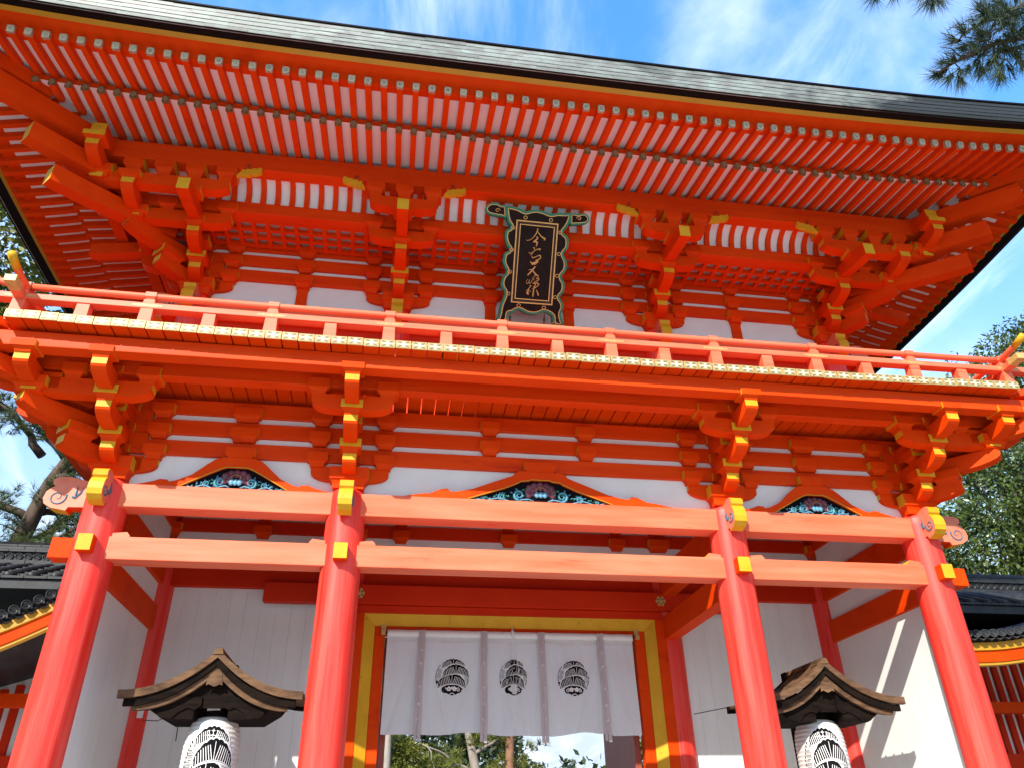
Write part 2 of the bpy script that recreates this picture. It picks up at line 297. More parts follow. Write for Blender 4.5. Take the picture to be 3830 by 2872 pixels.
for x in PX:                                                     # depth beams between front and middle rows
    bx('depth_beam', x-0.09, x+0.09, 0.15, DM-0.15, 3.845, 4.13, VERM, gate)
    bx('depth_beam', x-0.09, x+0.09, 0.15, DM-0.15, 4.40, 4.74, VERM, gate)
for s in (-1, 1):
    x = s*B_
    bx('side_wall_panel', x-0.04, x+0.04, 0.17, DM-0.17, 0.28, 3.845, BOARDW, gate, 0)
    bx('side_wall_panel', x-0.04, x+0.04, 0.15, DM-0.15, 4.13, 4.40, BOARDW, gate, 0)
    bx('side_wall_panel', x-0.04, x+0.04, 0.15, DM-0.15, 4.74, 5.60, WHITE, gate, 0)
    bx('side_wall_panel', x-0.04, x+0.04, DM+0.17, 2*DM-0.17, 0.28, 5.6, BOARDW, gate, 0)
span_beams('head_tie_beam', 2*DM-0.1, 2*DM+0.1, Z1B, Z1T, VERMX)
span_beams('lower_tie_beam', 2*DM-0.1, 2*DM+0.1, Z2B, Z2T, VERMX)
span_beams('head_tie_beam', DM-0.12, DM+0.12, 4.40, 4.80, DEEP)
# white boarding of the side bays, board by board
for s in (-1, 1):
    n = 11; w = (B_-0.15-(A+0.15))/n
    for i in range(n):
        x0 = A+0.15+i*w; j = random.uniform(-0.0012, 0.0012)
        bx('wall_board', *(sorted((s*(x0+0.0006), s*(x0+w-0.0006)))), DM-0.03+j, DM+0.03+j, 0.28, 4.42, BOARDW, gate, 0.0012)
# door lintel, frame and leaves
bx('door_lintel', -3.15, 3.15, 2.08, 2.21, 4.20, 4.44, DEEP, gate)
bx('door_lintel_lower', -2.0, 2.0, 2.135, 2.34, 4.098, 4.195, DEEP, gate)
for s in (-1, 1):
    bx('door_jamb', *sorted((s*1.893, s*2.03)), 2.14, 2.36, 0.28, 4.098, VERM, gate)
    bx('inner_door_jamb', *sorted((s*1.625, s*1.757)), 2.23, 2.37, 0.28, 3.87, VERM, gate)
    MB().loft([[(s*1.892, 2.15, z), (s*1.757, 2.215, z - k), (s*1.757, 2.30, z - k), (s*1.892, 2.30, z)] for z, k in ((0.28, 0), (4.095, 0.135))], 0).obj('yellow_frame_stile', YELLOW, gate)
bx('inner_door_head', -1.757, 1.757, 2.232, 2.37, 3.86, 3.962, VERM, gate)
MB().loft([[(x, 2.15, 4.0955), (x+k, 2.215, 3.9605), (x+k, 2.30, 3.9605), (x, 2.30, 4.0955)] for x, k in ((-1.892, 0.135), (1.892, -0.135))], 0).obj('yellow_frame_head', YELLOW, gate)
for s in (-1, 1):
    lf = bx('door_leaf', *sorted((s*1.54, s*1.62)), 2.40, 3.85, 0.35, 3.86, DOORM, gate)
    for z in (0.9, 1.9, 2.9): bx('door_batten', *sorted((s*1.51, s*1.54)), 2.42, 3.83, z, z+0.14, DOORM, lf, 0.004)
def nail_cover(x, y, z, parent, r=0.062):
    q = MB(); pts = []
    for i in range(36):
        a = 2*math.pi*i/36; rr = r*(1+0.13*math.cos(6*a)); pts.append((x+rr*math.cos(a), z+rr*math.sin(a)))
    q.prism(pts, y-0.012, y, 'y', 0)
    q.lathe([(0.001, 0)], 0, 0, 3) if 0 else None
    for i in range(6):
        a = 2*math.pi*(i+0.5)/6; cxp, czp = x+0.62*r*math.cos(a), z+0.62*r*math.sin(a)
        q.prism([(cxp+0.17*r*math.cos(t), czp+0.17*r*math.sin(t)) for t in [k*math.pi/4 for k in range(8)]], y-0.0145, y-0.012, 'y', 1)
    rings = [[(x+rr*math.cos(2*math.pi*i/14), y-0.012-h, z+rr*math.sin(2*math.pi*i/14)) for i in range(14)] for rr, h in ((0.30*r, 0), (0.28*r, 0.012), (0.16*r, 0.02), (0.03*r, 0.022))]
    q.loft(rings, 0)
    return q.obj('nail_cover', [GOLD, DARKM], parent)
for x in (-1.98, 1.98): nail_cover(x, 2.08, 4.325, gate)

# ------------------------------------------------------------------ bracket system pieces
def arm_pts(u0, u1, z0, z1, c0=True, c1=True, L=0.25, ef=0.075):
    zm = z1-ef; p = [(u0, z1), (u1, z1)]; em = {}
    if c1:
        em[1] = 1; p.append((u1, zm))
        for k in range(1, 7):
            a = k/6*math.pi/2; p.append((u1-L*(1-math.cos(a))*1.0, zm-(zm-z0)*math.sin(a)))
        # keep the ellipse: horizontal run L, vertical run zm-z0
    else: p.append((u1, z0)); em[1] = 1
    if c0:
        for k in range(0, 7):
            a = (1-k/6)*math.pi/2; p.append((u0+L*(1-math.cos(a)), zm-(zm-z0)*math.sin(a)))
        em[len(p)-1] = 1
    else: p.append((u0, z0)); em[len(p)-1] = 1
    return p, em
def arm_mesh(axis, u0, u1, w0, z, c0=True, c1=True, t=0.14, L=0.25):
    p, em = arm_pts(u0, u1, z[0], z[1], c0, c1, L); q = MB()
    q.prism(p, w0-t/2, w0+t/2, 'y' if axis == 'x' else 'x', 0, em)
    return q.mesh('bracket_arm', [VERM, YELLOW])
def block_mb(cx, cy, z0, z1, w=0.222, d=0.20, grain='x', q=None, band=0.60):
    q = q or MB(); zb = z1-(z1-z0)*band; ins = 0.040
    L = [(z1, 0), (zb, 0), (zb-(zb-z0)*0.12, ins*0.45), (zb-(zb-z0)*0.45, ins*0.82), (z0, ins)]
    rings = [[(cx-w/2+i, cy-d/2+i, z), (cx+w/2-i, cy-d/2+i, z), (cx+w/2-i, cy+d/2-i, z), (cx-w/2+i, cy+d/2-i, z)] for z, i in L]
    def ms(a, i):
        if grain == 'x': return 1 if (a == 0 and i in (1, 3)) else 0
        if grain == 'y': return 1 if (a == 0 and i in (0, 2)) else 0
        return 0
    q.loft(rings, 0, ms=ms); return q
def block_mesh(cx, cy, z, w=0.222, d=0.222, grain='x', band=0.60):
    return block_mb(cx, cy, z[0], z[1], w, d, grain, None, band).mesh('bearing_block', [VERM, YELLOW])
def rot45(me_mb_list): pass
def diag_arm_mesh(t0, t1, z0, z1, w=0.15, curve=True, ef=0.085, L=0.32, slope=None, sweep=0.0, ymat=1):
    """an arm laid on the 45 degree line through the cluster's axis, towards -X -Y"""
    if slope is None: p, em = arm_pts(t0, t1, z0, z1, False, curve, L, ef)
    else:
        p = []; n = 8
        for i in range(n+1):
            k = i/n; p.append((lerp(t0, t1, k), z1-slope*(lerp(t0, t1, k)-t1)*1.0 + sweep*(k**2-1)*0 + sweep*((k-1)**2)*-0.0 - sweep*4*k*(1-k)*0.5))
        for i in range(n, -1, -1):
            k = i/n; p.append((lerp(t0, t1, k), z0-slope*(lerp(t0, t1, k)-t1) - sweep*4*k*(1-k)*0.5))
        em = {n: 1}
    s = math.sqrt(0.5); q = MB(); n = len(p); k = len(q.v)
    for sd in (-1, 1):
        for u, z in p: q.v.append((-u - sd*w/2*s*1.0, -u + sd*w/2*s*1.0, z))
    for t3 in tess([Vector((u, z, 0)) for u, z in p]):
        q.f.append(t3); q.m.append(0); q.f.append(tuple(n+i for i in t3)); q.m.append(0)
    for i in range(n):
        j = (i+1) % n; q.f.append((i, n+i, n+j, j)); q.m.append(ymat if em.get(i) else 0)
    return q.mesh('corner_arm', [VERM, YELLOW])
def diag_block_mesh(t, z, w=0.25, d=0.22, rot=True, band=0.6):
    q = block_mb(0, 0, z[0], z[1], w, d, 'x', None, band); c = math.sqrt(0.5)
    if rot: q.v = [(-t + c*(x-y), -t + c*(x+y), z_) for x, y, z_ in q.v]
    else: q.v = [(-t+x, -t+y, z_) for x, y, z_ in q.v]
    return q.mesh('bearing_block', [VERM, YELLOW])
def nose_mesh(u0, uend, zoff=0.0, w=0.14, sc=1.0):
    """carved beam nose: profile in the Y-Z plane, pointing towards -Y"""
    P = [(0, 4.80), (.05, 4.81), (.14, 4.835), (.22, 4.855), (.30, 4.85), (.353, 4.82), (.345, 4.772), (.318, 4.752), (.345, 4.735), (.38, 4.69), (.392, 4.62), (.375, 4.565), (.31, 4.522), (.19, 4.498), (.175, 4.535), (0, 4.54)]
    k = (uend-u0)/0.392; P = [(-(u0+u*k), z+zoff) for u, z in P]
    q = MB(); q.prism(P, -w/2, w/2, 'x', 0, {i: 1 for i in range(4, 13)}, 2)
    return q.mesh('carved_nose', [VERM, YELLOW, NOSE])
def spiral_pts(cx, cz, r, turns, n=26, s=1, a0=0.0):
    return [(cx+r*(1-0.82*i/n)*math.cos(a0+s*2*math.pi*turns*i/n), cz+r*(1-0.82*i/n)*math.sin(a0+s*2*math.pi*turns*i/n)) for i in range(n+1)]
def nose_scroll_mesh(u0, uend, zoff, w, sd):
    k = (uend-u0)/0.392; q = MB()
    if 1:
        x = sd*(w/2+0.0012)
        pts = spiral_pts(-(u0+0.28*k), 4.635+zoff, 0.085*min(k, 1), 1.35, 28, -1, math.pi*0.1)
        q.tube([(x, y, z) for y, z in pts], [0.010*(1-0.6*i/28) for i in range(29)], 5, 0)
        for dy, dz_ in ((0.05, 0.12), (0.0, 0.13), (-0.03, 0.02)):
            q.tube([(x, -(u0+0.14*k), 4.63+zoff), (x, -(u0+(0.14-dy*0.7)*k), 4.63+zoff+dz_*0.5), (x, -(u0+(0.14-dy)*k), 4.63+zoff+dz_)], [0.010, 0.012, 0.002], 5, 0)
    return q.mesh('painted_scroll', SCROLL)

def cluster_parts(upper, corner):
    P = []; z_ = 0
    st = STEP
    add = lambda n, me: P.append((n, me))
    add('main_block', block_mesh(0, 0, (4.80, 5.03), 0.40, 0.40, 'x', 0.58))
    xin = 0.41
    # arm in the wall plane and blocks over it
    add('bracket_arm', arm_mesh('x', -xin if not corner else -0.10, xin, 0, T[0], not corner, True))
    for r in RW:
        for s in ((-1, 1) if not corner else (1,)): add('bearing_block', block_mesh(s*0.352, 0, r, 0.222, 0.27))
        add('bearing_block', block_mesh(0, 0, r, 0.20, 0.20))
    # arms that step forward
    dirs = ['y'] + (['x'] if corner else [])
    for dname in dirs:
        for k in range(3 if not upper else 2):
            e = st[k]+0.055
            if dname == 'y': me = arm_mesh('y', -e, 0.25, 0, PT[k], True, False)
            else: me = arm_mesh('x', -e, 0.25, 0.0, PT[k], True, False)
            add('bracket_arm', me)
            front = (k < 2) if not upper else (k < 1)
            gr = 'y' if front else 'x'
            if dname == 'x': gr = {'x': 'y', 'y': 'x'}[gr]
            pos = (0, -st[k]) if dname == 'y' else (-st[k], 0)
            add('bearing_block', block_mesh(pos[0], pos[1], PB[k], 0.222, 0.20, gr))
            if k: 
                pos2 = (0, -st[k-1]) if dname == 'y' else (-st[k-1], 0)
                add('bearing_block', block_mesh(pos2[0], pos2[1], (PB[k][0], PB[k][1]), 0.20, 0.20, gr))
    # cross arm at the second step
    za = (5.405, 5.575); zb = (5.568, 5.735)
    y2 = -st[1]
    if not corner:
        add('cross_arm', arm_mesh('x', -xin, xin, y2, za))
        for s in (-1, 1): add('bearing_block', block_mesh(s*0.352, y2, zb))
    else:
        add('cross_arm', arm_mesh('x', -st[1]-0.12, xin, y2, za, False, True)); add('cross_arm', arm_mesh('y', -st[1]-0.121, xin, -st[1], (za[0]-0.002, za[1]-0.002), False, True))
        for s in (0.352, -0.345): add('bearing_block', block_mesh(s, y2, zb)); add('bearing_block', block_mesh(-st[1], s, (zb[0], zb[1]-0.001), 0.20, 0.222, 'y'))
    if corner:
        add('corner_arm', diag_arm_mesh(-0.15, st[0]+0.10, PT[0][0]+0.01, PT[0][1]+0.01)); add('bearing_block', diag_block_mesh(st[0], (5.10, 5.255), 0.30, 0.24))
        add('corner_arm', diag_arm_mesh(-0.15, st[1]+0.07, PT[1][0]+0.02, PT[1][1]+0.03)); add('bearing_block', diag_block_mesh(st[1], (5.39, 5.545), 0.30, 0.30, False))
        xs = -st[1]
        if not upper:
            add('bracket_arm', arm_mesh('y', -st[2]-0.055, -0.45, xs, PT[2], True, False)); add('bracket_arm', arm_mesh('x', -st[2]-0.055, -0.45, xs, (PT[2][0]-0.003, PT[2][1]-0.003), True, False))
            add('bearing_block', block_mesh(xs, -st[2], PB[2])); add('bearing_block', block_mesh(-st[2], xs, PB[2], 0.20, 0.222, 'y'))
            add('corner_arm', diag_arm_mesh(0.3, st[2]+0.08, PT[2][0]+0.02, PT[2][1]+0.02)); add('bearing_block', diag_block_mesh(st[2], (5.65, 5.745), 0.28, 0.28, False))
    if upper:
        # tail beam that slopes outward under the third step, cross arm and blocks under the eave purlin
        def tail(axis):
            q = MB(); t0, t1 = 0.45, 1.385; zt0, zt1, h = 5.545, 5.345, 0.165
            p = []
            for i in range(7): k = i/6; p.append((-lerp(t0, t1, k), lerp(zt0, zt1, k)-0.03*math.sin(math.pi*k)+h))
            for i in range(6, -1, -1): k = i/6; p.append((-lerp(t0, t1, k), lerp(zt0, zt1, k)-0.03*math.sin(math.pi*k)))
            q.prism(p, -0.068, 0.068, 'x' if axis == 'y' else 'y', 0, {6: 1}); return q.mesh('tail_beam', [VERM, YELLOW])
        add('tail_beam', tail('y'))
        if corner: add('tail_beam', tail('x'))
        z3 = (5.615, 5.785); b3 = (5.78, 5.975); y3 = -st[2]
        add('bearing_block', block_mesh(0, y3, (5.52, 5.63), 0.222, 0.20))
        if not corner:
            add('cross_arm', arm_mesh('x', -xin, xin, y3, z3))
            for s in (-0.352, 0, 0.352): add('bearing_block', block_mesh(s, y3, b3, band=0.5))
        else:
            add('cross_arm', arm_mesh('x', -st[2]-0.12, xin, y3, z3, False, True)); add('cross_arm', arm_mesh('y', -st[2]-0.121, xin, -st[2], (z3[0]-0.002, z3[1]-0.002), False, True))
            for s in (-0.70, -0.352, 0, 0.352): add('bearing_block', block_mesh(s, y3, b3, band=0.5)); add('bearing_block', block_mesh(-st[2], s, (b3[0], b3[1]-0.001), 0.20, 0.222, 'y', 0.5))
            # arms at the corner of the second and third steps
            xs = -st[1]
            for zz, t in ((PT[2], xs), ((5.715, 5.885), -st[2])):
                e = 1.13 if t == xs else 1.43
                add('bracket_arm', arm_mesh('y', -e-0.05, t+0.15, t, zz, True, False)); add('bracket_arm', arm_mesh('x', -e-0.05, t+0.15, t, (zz[0]-0.003, zz[1]-0.003), True, False))
                add('bearing_block', block_mesh(t, -e+0.03, (zz[1]-0.005, zz[1]+0.11), 0.24, 0.22, 'y' if t != xs else 'x')); add('bearing_block', block_mesh(-e+0.03, t, (zz[1]-0.006, zz[1]+0.109), 0.22, 0.24, 'x' if t != xs else 'y'))
            add('bearing_block', diag_block_mesh(st[2], (5.64, 5.80), 0.30, 0.30, False))
            add('corner_tail_beam', diag_arm_mesh(0.35, 1.40, 5.235, 5.455, 0.17, slope=0.19, sweep=0.05))
            add('corner_tail_beam', diag_arm_mesh(0.60, 1.64, 5.60, 5.835, 0.17, slope=0.17, sweep=0.05))
    # carved noses on the pillar head
    u0, ue = (0.10, 0.40)
    zo = -0.03
    add('carved_nose', nose_mesh(u0, ue, zo)); [add('painted_scroll', nose_scroll_mesh(u0, ue, zo, 0.14, sd)) for sd in (-1, 1)]
    if corner:
        for src in (nose_mesh(0.12, 0.58, 0.0), nose_scroll_mesh(0.12, 0.58, 0.0, 0.14, -1), nose_scroll_mesh(0.12, 0.58, 0.0, 0.14, 1)):
            me = src
            for v in me.vertices: v.co = (v.co.y, v.co.x, v.co.z-0.03)
            me.flip_normals(); add(me.name.split('.')[0], me)
    return P
def place_cluster(parts, loc, sc=(1, 1, 1)):
    e = empty('bracket_cluster', gate, loc, sc)
    for n, me in parts: inst(n, me, e)
    return e
low_in = cluster_parts(False, False); low_co = cluster_parts(False, True)
up_in = cluster_parts(True, False); up_co = cluster_parts(True, True)
for x in (-A, A): place_cluster(low_in, (x, 0, 0))
place_cluster(low_co, (-B_, 0, 0)); place_cluster(low_co, (B_, 0, 0), (-1, 1, 1))
for x in (-UA, UA): place_cluster(up_in, (x, YU, DZ))
place_cluster(up_co, (-UB, YU, DZ)); place_cluster(up_co, (UB, YU, DZ), (-1, 1, 1))

# ------------------------------------------------------------------ wall tiers, plaster and frog-leg struts of the lower storey
XE = B_+STEP[1]+0.3
def wall_tiers(y, dz, xe, mt=VERMX, depth=0.062, tiers=(1, 2, 3)):
    for k in tiers: bx('wall_beam', -xe, xe, y-depth, y+depth, T[k][0]+dz, T[k][1]+dz, mt, gate, 0.005)
wall_tiers(0, 0, B_+0.30); wall_tiers(YU, DZ, UB+0.30)
wall_tiers(DM, 0, B_-0.1, DEEP)
bx('plaster_panel', -B_, B_, -0.02, 0.03, Z1T-0.02, 5.80, WHITE, gate, 0)
bx('plaster_panel', -B_+0.1, B_-0.1, DM-0.02, DM+0.03, 4.75, 5.80, WHITE, gate, 0)
bmid = block_mesh(0, 0, (0, 0.157), 0.222, 0.27); bwide = block_mesh(0, 0, (0, 0.157), 0.30, 0.27)
for x, me in ((-0.59, bmid), (0.52, bmid), (-3.245, bwide), (3.195, bwide)):
    for r in RW[1:]: inst('bearing_block', me, gate, (x, 0, r[0]))
for x in (-3.3, -1.5, -0.03, 1.5, 3.3):
    for r in RW: inst('bearing_block', bmid, gate, (x, DM, r[0]))
for x in PX:
    for r in RW: inst('bearing_block', bwide, gate, (x, DM-0.02, r[0]))
def frog_strut(xc, outer, inner, bw, name='frog_leg_strut'):
    full = [(xc+s*a, z) for s, L in ((-1, outer), (1, outer[::-1])) for a, z in L]
    inn = [(xc+s*a, z) for s, L in ((-1, inner), (1, inner[::-1])) for a, z in L]
    # frame between the outer outline and the inner opening, as quads strips
    q = MB(); y0, y1 = -0.1285, -0.03; n = len(full)
    m_ = len(inn)
    def samp(P, k):
        L = [0]
        for a, b in zip(P[:-1], P[1:]): L.append(L[-1]+math.hypot(b[0]-a[0], b[1]-a[1]))
        t = k*L[-1]
        for i in range(len(P)-1):
            if L[i+1] >= t-1e-9:
                u = (t-L[i])/max(L[i+1]-L[i], 1e-9); return (lerp(P[i][0], P[i+1][0], u), lerp(P[i][1], P[i+1][1], u))
        return P[-1]
    # walk the outer outline by vertices, matching the inner by horizontal position
    def inner_at(x):
        for a, b in zip(inn[:-1], inn[1:]):
            if a[0] <= x <= b[0] and b[0] > a[0]: return lerp(a[1], b[1], (x-a[0])/(b[0]-a[0]))
        return Z1T-0.004
    xs = sorted(set([round(p[0], 4) for p in full+inn]))
    def outer_at(x):
        best = None
        for a, b in zip(full[:-1], full[1:]):
            lo, hi = min(a[0], b[0]), max(a[0], b[0])
            if lo-1e-6 <= x <= hi+1e-6:
                z = a[1] if hi-lo < 1e-6 else lerp(a[1], b[1], (x-a[0])/(b[0]-a[0]))
                best = z if best is None else max(best, z)
        return best if best is not None else Z1T
    for xa, xb in zip(xs[:-1], xs[1:]):
        oa, ob = outer_at(xa), outer_at(xb); ia, ib = min(inner_at(xa), oa), min(inner_at(xb), ob)
        q.face([(xa, y0, ia), (xb, y0, ib), (xb, y0, ob), (xa, y0, oa)]); q.face([(xa, y0, oa), (xb, y0, ob), (xb, y1, ob), (xa, y1, oa)]); q.face([(xa, y1, ia), (xb, y1, ib), (xb, y0, ib), (xa, y0, ia)], 0)
    o = q.obj(name, [VERM, YELLOW], gate)
    # thin gilt edge round the opening
    e = MB(); e.tube([(x, y0-0.002, z+0.002) for x, z in inn], 0.006, 5); e.obj('gilt_edge', OCHRE, o)
    MB().prism(inn, -0.098, -0.088, 'y').obj('carved_ground', CARVD, o)
    top = max(z for a, z in inner); half = max(a for a, z in inner)
    # carved peony and scrolling leaves
    fl = MB(); fc = (xc, lerp(Z1T, top, 0.55)); fr = (top-Z1T)*0.42
    for ring, nn, rr in ((1.0, 9, 0.42), (0.6, 7, 0.36)):
        for i in range(nn):
            a = math.pi*(-0.12+1.24*i/(nn-1)); cx_, cz_ = fc[0]+ring*fr*1.35*math.cos(a), fc[1]-0.02+ring*fr*0.8*math.sin(a)
            pr = [[(cx_+rr*fr*k*math.cos(t), -0.098-0.018*(1-k*k)-0.012*(1-ring), cz_+rr*fr*k*math.sin(t)) for t in [2*math.pi*j/8 for j in range(8)]] for k in (1, 0.7, 0.3, 0.05)]
            fl.loft(pr, 0)
    for i in range(7):
        a = math.pi*i/6; fl.loft([[(xc+fr*0.5*math.cos(a)+0.008*k*math.cos(t), -0.122-0.006*(1-k), fc[1]-0.012+fr*0.42*math.sin(a)+0.008*k*math.sin(t)) for t in [2*math.pi*j/6 for j in range(6)]] for k in (1, 0.1)], 1)
    for s in (-1, 0, 1):
        c = (xc+s*fr*0.42, fc[1]-0.055); fl.loft([[(c[0]+0.030*k*math.cos(t), -0.118-0.010*(1-k), c[1]+0.042*k*math.sin(t)) for t in [2*math.pi*j/8 for j in range(8)]] for k in (1, 0.6, 0.05)], 2)
    fl.obj('carved_peony', [CARVP, GILT, CARVL], o, True)
    sc = MB(); nsp = 3 if half > 0.6 else 2
    for s in (-1, 1):
        for k in range(nsp):
            ax = half*(0.30+0.24*k); hz_ = lerp(top, Z1T, min(1, ax/half))-Z1T; cx_, cz_ = xc+s*ax, Z1T+hz_*0.42; rr = max(0.022, hz_*0.34)
            pts = spiral_pts(cx_, cz_, rr, 1.6, 24, s, -math.pi/2)
            sc.tube([(x, -0.102, z) for x, z in pts], [max(0.004, 0.016*(1-0.6*i/24)*rr/0.05) for i in range(25)], 5, 0)
            sc.tube([(x, -0.114, z) for x, z in pts], [max(0.002, 0.006*(1-0.5*i/24)*rr/0.05) for i in range(25)], 4, 1)
            for a in (0.3, 1.1, 2.0, 2.8):
                bx_, bz_ = cx_+s*rr*1.15*math.cos(a), cz_+rr*1.0*math.sin(a)
                if bz_ > Z1T+hz_*0.95: bz_ = Z1T+hz_*0.8
                tx, tz = bx_+s*rr*0.8*math.cos(a+0.5), bz_+rr*0.55*math.sin(a+0.4)
                sc.tube([(bx_, -0.100, bz_), ((bx_+tx)/2, -0.108, (bz_+tz)/2), (tx, -0.100, tz)], [0.003, max(0.006, rr*0.20), 0.002], 5, 0 if a < 1.5 else 2)
        for _ in range(int(34*half)):
            ax = random.uniform(0.16, 0.92)*half; hz_ = (lerp(top, Z1T, ax/half)-Z1T)*0.86; az = Z1T+random.uniform(0.06, 0.92)*hz_; an = random.uniform(0, 6.28); ll_ = random.uniform(0.018, 0.04)
            sc.tube([(xc+s*ax, -0.101, az), (xc+s*ax+0.5*ll_*math.cos(an), -0.107, az+0.5*ll_*math.sin(an)), (xc+s*ax+ll_*math.cos(an+0.5), -0.101, az+ll_*math.sin(an+0.5))], [0.003, 0.0085, 0.002], 5, random.choice((0, 0, 0, 1, 2)))
        sc.tube([(xc+s*half*(0.1+0.8*i/10), -0.106, Z1T+0.012+0.02*math.sin(i*1.3)) for i in range(11)], 0.009, 5, 1)
    sc.obj('carved_scrolls', [CARVB, CARVL, GREEN], o, True)
    inst('bearing_block', block_mesh(0, -0.005, (0, 0.157), bw, 0.28), gate, (xc, 0, 5.062))
oc = [(1.48, Z1T), (1.30, 4.79), (1.20, 4.80), (1.09, 4.853), (1.02, 4.86), (0.985, 4.825), (0.90, 4.835), (0.75, 4.87), (0.55, 4.952), (0.31, 5.045), (0.285, 5.08), (0.23, 5.105), (0.15, 5.108), (0.10, 5.10)]
ic = [(0.80, Z1T-0.002), (0.70, 4.79), (0.40, 4.895), (0.25, 4.962), (0.22, 4.985), (0.13, 4.994), (0.10, 5.008), (0.0, 5.006)]
frog_strut(-0.035, oc, ic, 0.35)
os_ = [(0.95, Z1T), (0.80, 4.795), (0.735, 4.823), (0.665, 4.82), (0.645, 4.80), (0.58, 4.815), (0.44, 4.885), (0.30, 5.015), (0.24, 5.065), (0.17, 5.095), (0.10, 5.10)]
is_ = [(0.53, Z1T-0.002), (0.47, 4.79), (0.26, 4.91), (0.15, 4.968), (0.10, 4.985), (0.0, 4.985)]
frog_strut(-3.245, os_, is_, 0.30); frog_strut(3.195, os_, is_, 0.30)

# ------------------------------------------------------------------ beams that carry the balcony, its planks and railing
X3 = B_+STEP[2]
bx('balcony_edge_beam', -X3-0.35, X3+0.35, -STEP[2]-0.08, -STEP[2]+0.08, 5.685, 5.845, VERMX, gate, 0.006)
bx('step_beam', -B_-STEP[1]-0.25, B_+STEP[1]+0.25, -STEP[1]-0.07, -STEP[1]+0.07, 5.665, 5.842, VERMX, gate)
for s in (-1, 1):
    xx = sorted((s*(X3-0.08), s*(X3+0.08))); bx('balcony_edge_beam', *xx, -STEP[2]+0.081, 2*DM+1.0, 5.687, 5.844, VERM, gate)
    xx = sorted((s*(B_+STEP[1]-0.07), s*(B_+STEP[1]+0.07))); bx('step_beam', *xx, -STEP[1]+0.071, 2*DM+0.6, 5.667, 5.841, VERM, gate)
    for k in (1, 2, 3):
        xx = sorted((s*(B_-0.07), s*(B_+0.07))); bx('wall_beam', *xx, 0.072, 2*DM, T[k][0], T[k][1], VERM, gate)
PW = 0.1588
def brise(x): return 0.047*min(1.1, abs(x)/5.25)**3
plank_me = MB().box(-PW/2+0.0075, PW/2-0.0075, -1.27, YU-0.05, 5.850, 5.935).mesh('balcony_plank', VERM)
cap = MB(); cw, c0, c1 = PW/2-0.0045, 5.8485, 5.9365
cap.box(-cw, cw, -1.281, -1.2695, c0, c1)
def lens(q, cx, cz, ax, az, w, y, m, n=8):
    """petal between (0,0) and (ax,az) from the centre"""
    L = math.hypot(ax, az); ux, uz = ax/L, az/L; px, pz = -uz, ux; pts = []
    for i in range(n+1): t = i/n; o_ = w*math.sin(math.pi*t)**0.8; pts.append((cx+ux*L*t+px*o_, y, cz+uz*L*t+pz*o_))
    for i in range(n-1, 0, -1): t = i/n; o_ = w*math.sin(math.pi*t)**0.8; pts.append((cx+ux*L*t-px*o_, y, cz+uz*L*t-pz*o_))
    q.ngon(pts, m)
zc_ = (c0+c1)/2
cap.ngon([(-cw*0.93, -1.2825, c0+0.004), (cw*0.93, -1.2825, c0+0.004), (cw*0.93, -1.2825, c1-0.004), (-cw*0.93, -1.2825, c1-0.004)], 1)
for sx, sz in ((1, 0), (-1, 0), (0, 1), (0, -1)): lens(cap, 0, zc_, sx*cw*0.84, sz*0.036, 0.008 if sx else 0.012, -1.2835, 2)
for sx in (-1, 1):
    for sz in (-1, 1): lens(cap, sx*cw*0.25, zc_+sz*0.012, sx*cw*0.5, sz*0.022, 0.006, -1.284, 3)
cap_me = cap.mesh('end_plate', [GOLD, GREYG, PETAL, DGOLD])
for i in range(67):
    x = -0.028+(i-33)*PW
    o = inst('balcony_plank', plank_me, gate, (x, 0, brise(x)+random.uniform(-0.003, 0.003)), (0, 0, random.uniform(-0.001, 0.001))); inst('end_plate', cap_me, o, (0, random.uniform(-0.002, 0.002), 0))
xq = 33.5*PW
side_plank = MB().box(xq+0.02, X3+0.22, -PW/2+0.0055, PW/2-0.0055, 5.850, 5.935).mesh('balcony_plank', VERM)
side_long = MB().box(UB-0.05, X3+0.22, -PW/2+0.0055, PW/2-0.0055, 5.850, 5.935).mesh('balcony_plank', VERM)
for s in (-1, 1):
    for k in range(34):
        y = -0.98+k*PW
        inst('balcony_plank', side_plank if y < YU else side_long, gate, (0, y, 0.05), (0, 0, 0), (s, 1, 1))
    q = MB().box(-0.10, 0.10, -0.55, 1.2, 5.85, 5.938); ob = q.obj('corner_plank', VERM, gate); ob.location = (s*(X3-0.06), -STEP[2]+0.06, 0.06); ob.rotation_euler = (0, 0, s*R(45))
    ce = inst('end_plate', cap_me, ob, (0, 0.722, 0), (0, 0, 0), (1.3, 1, 1))
# the railing
rail = empty('railing', gate)
RY, RX = -1.10, 5.34
def rtube(name, pts, r, mt=FADE, seg=12): return MB().tube(pts, r, seg).obj(name, mt, rail, True)
def rrise(x): return 0.02*(abs(x)/RX)**3
xs = [-RX+2*RX*i/24 for i in range(25)]
rtube('top_rail', [(x, RY, 6.362+rrise(x)) for x in xs], 0.036)
MB().loft([[(x, RY-0.055, 6.188+rrise(x)), (x, RY+0.055, 6.188+rrise(x)), (x, RY+0.055, 6.252+rrise(x)), (x, RY-0.055, 6.252+rrise(x))] for x in [-RX-0.32]+xs+[RX+0.32]], 0).obj('middle_rail', FADE, rail, bevel=0.004)
bx('base_rail', -RX, RX, RY-0.05, RY+0.05, 5.935+0.045, 5.975+0.03, FADE, rail, 0.004)
posts = [s*v for v in (0.592, 1.776, 2.96, 4.16, RX) for s in (-1, 1)]
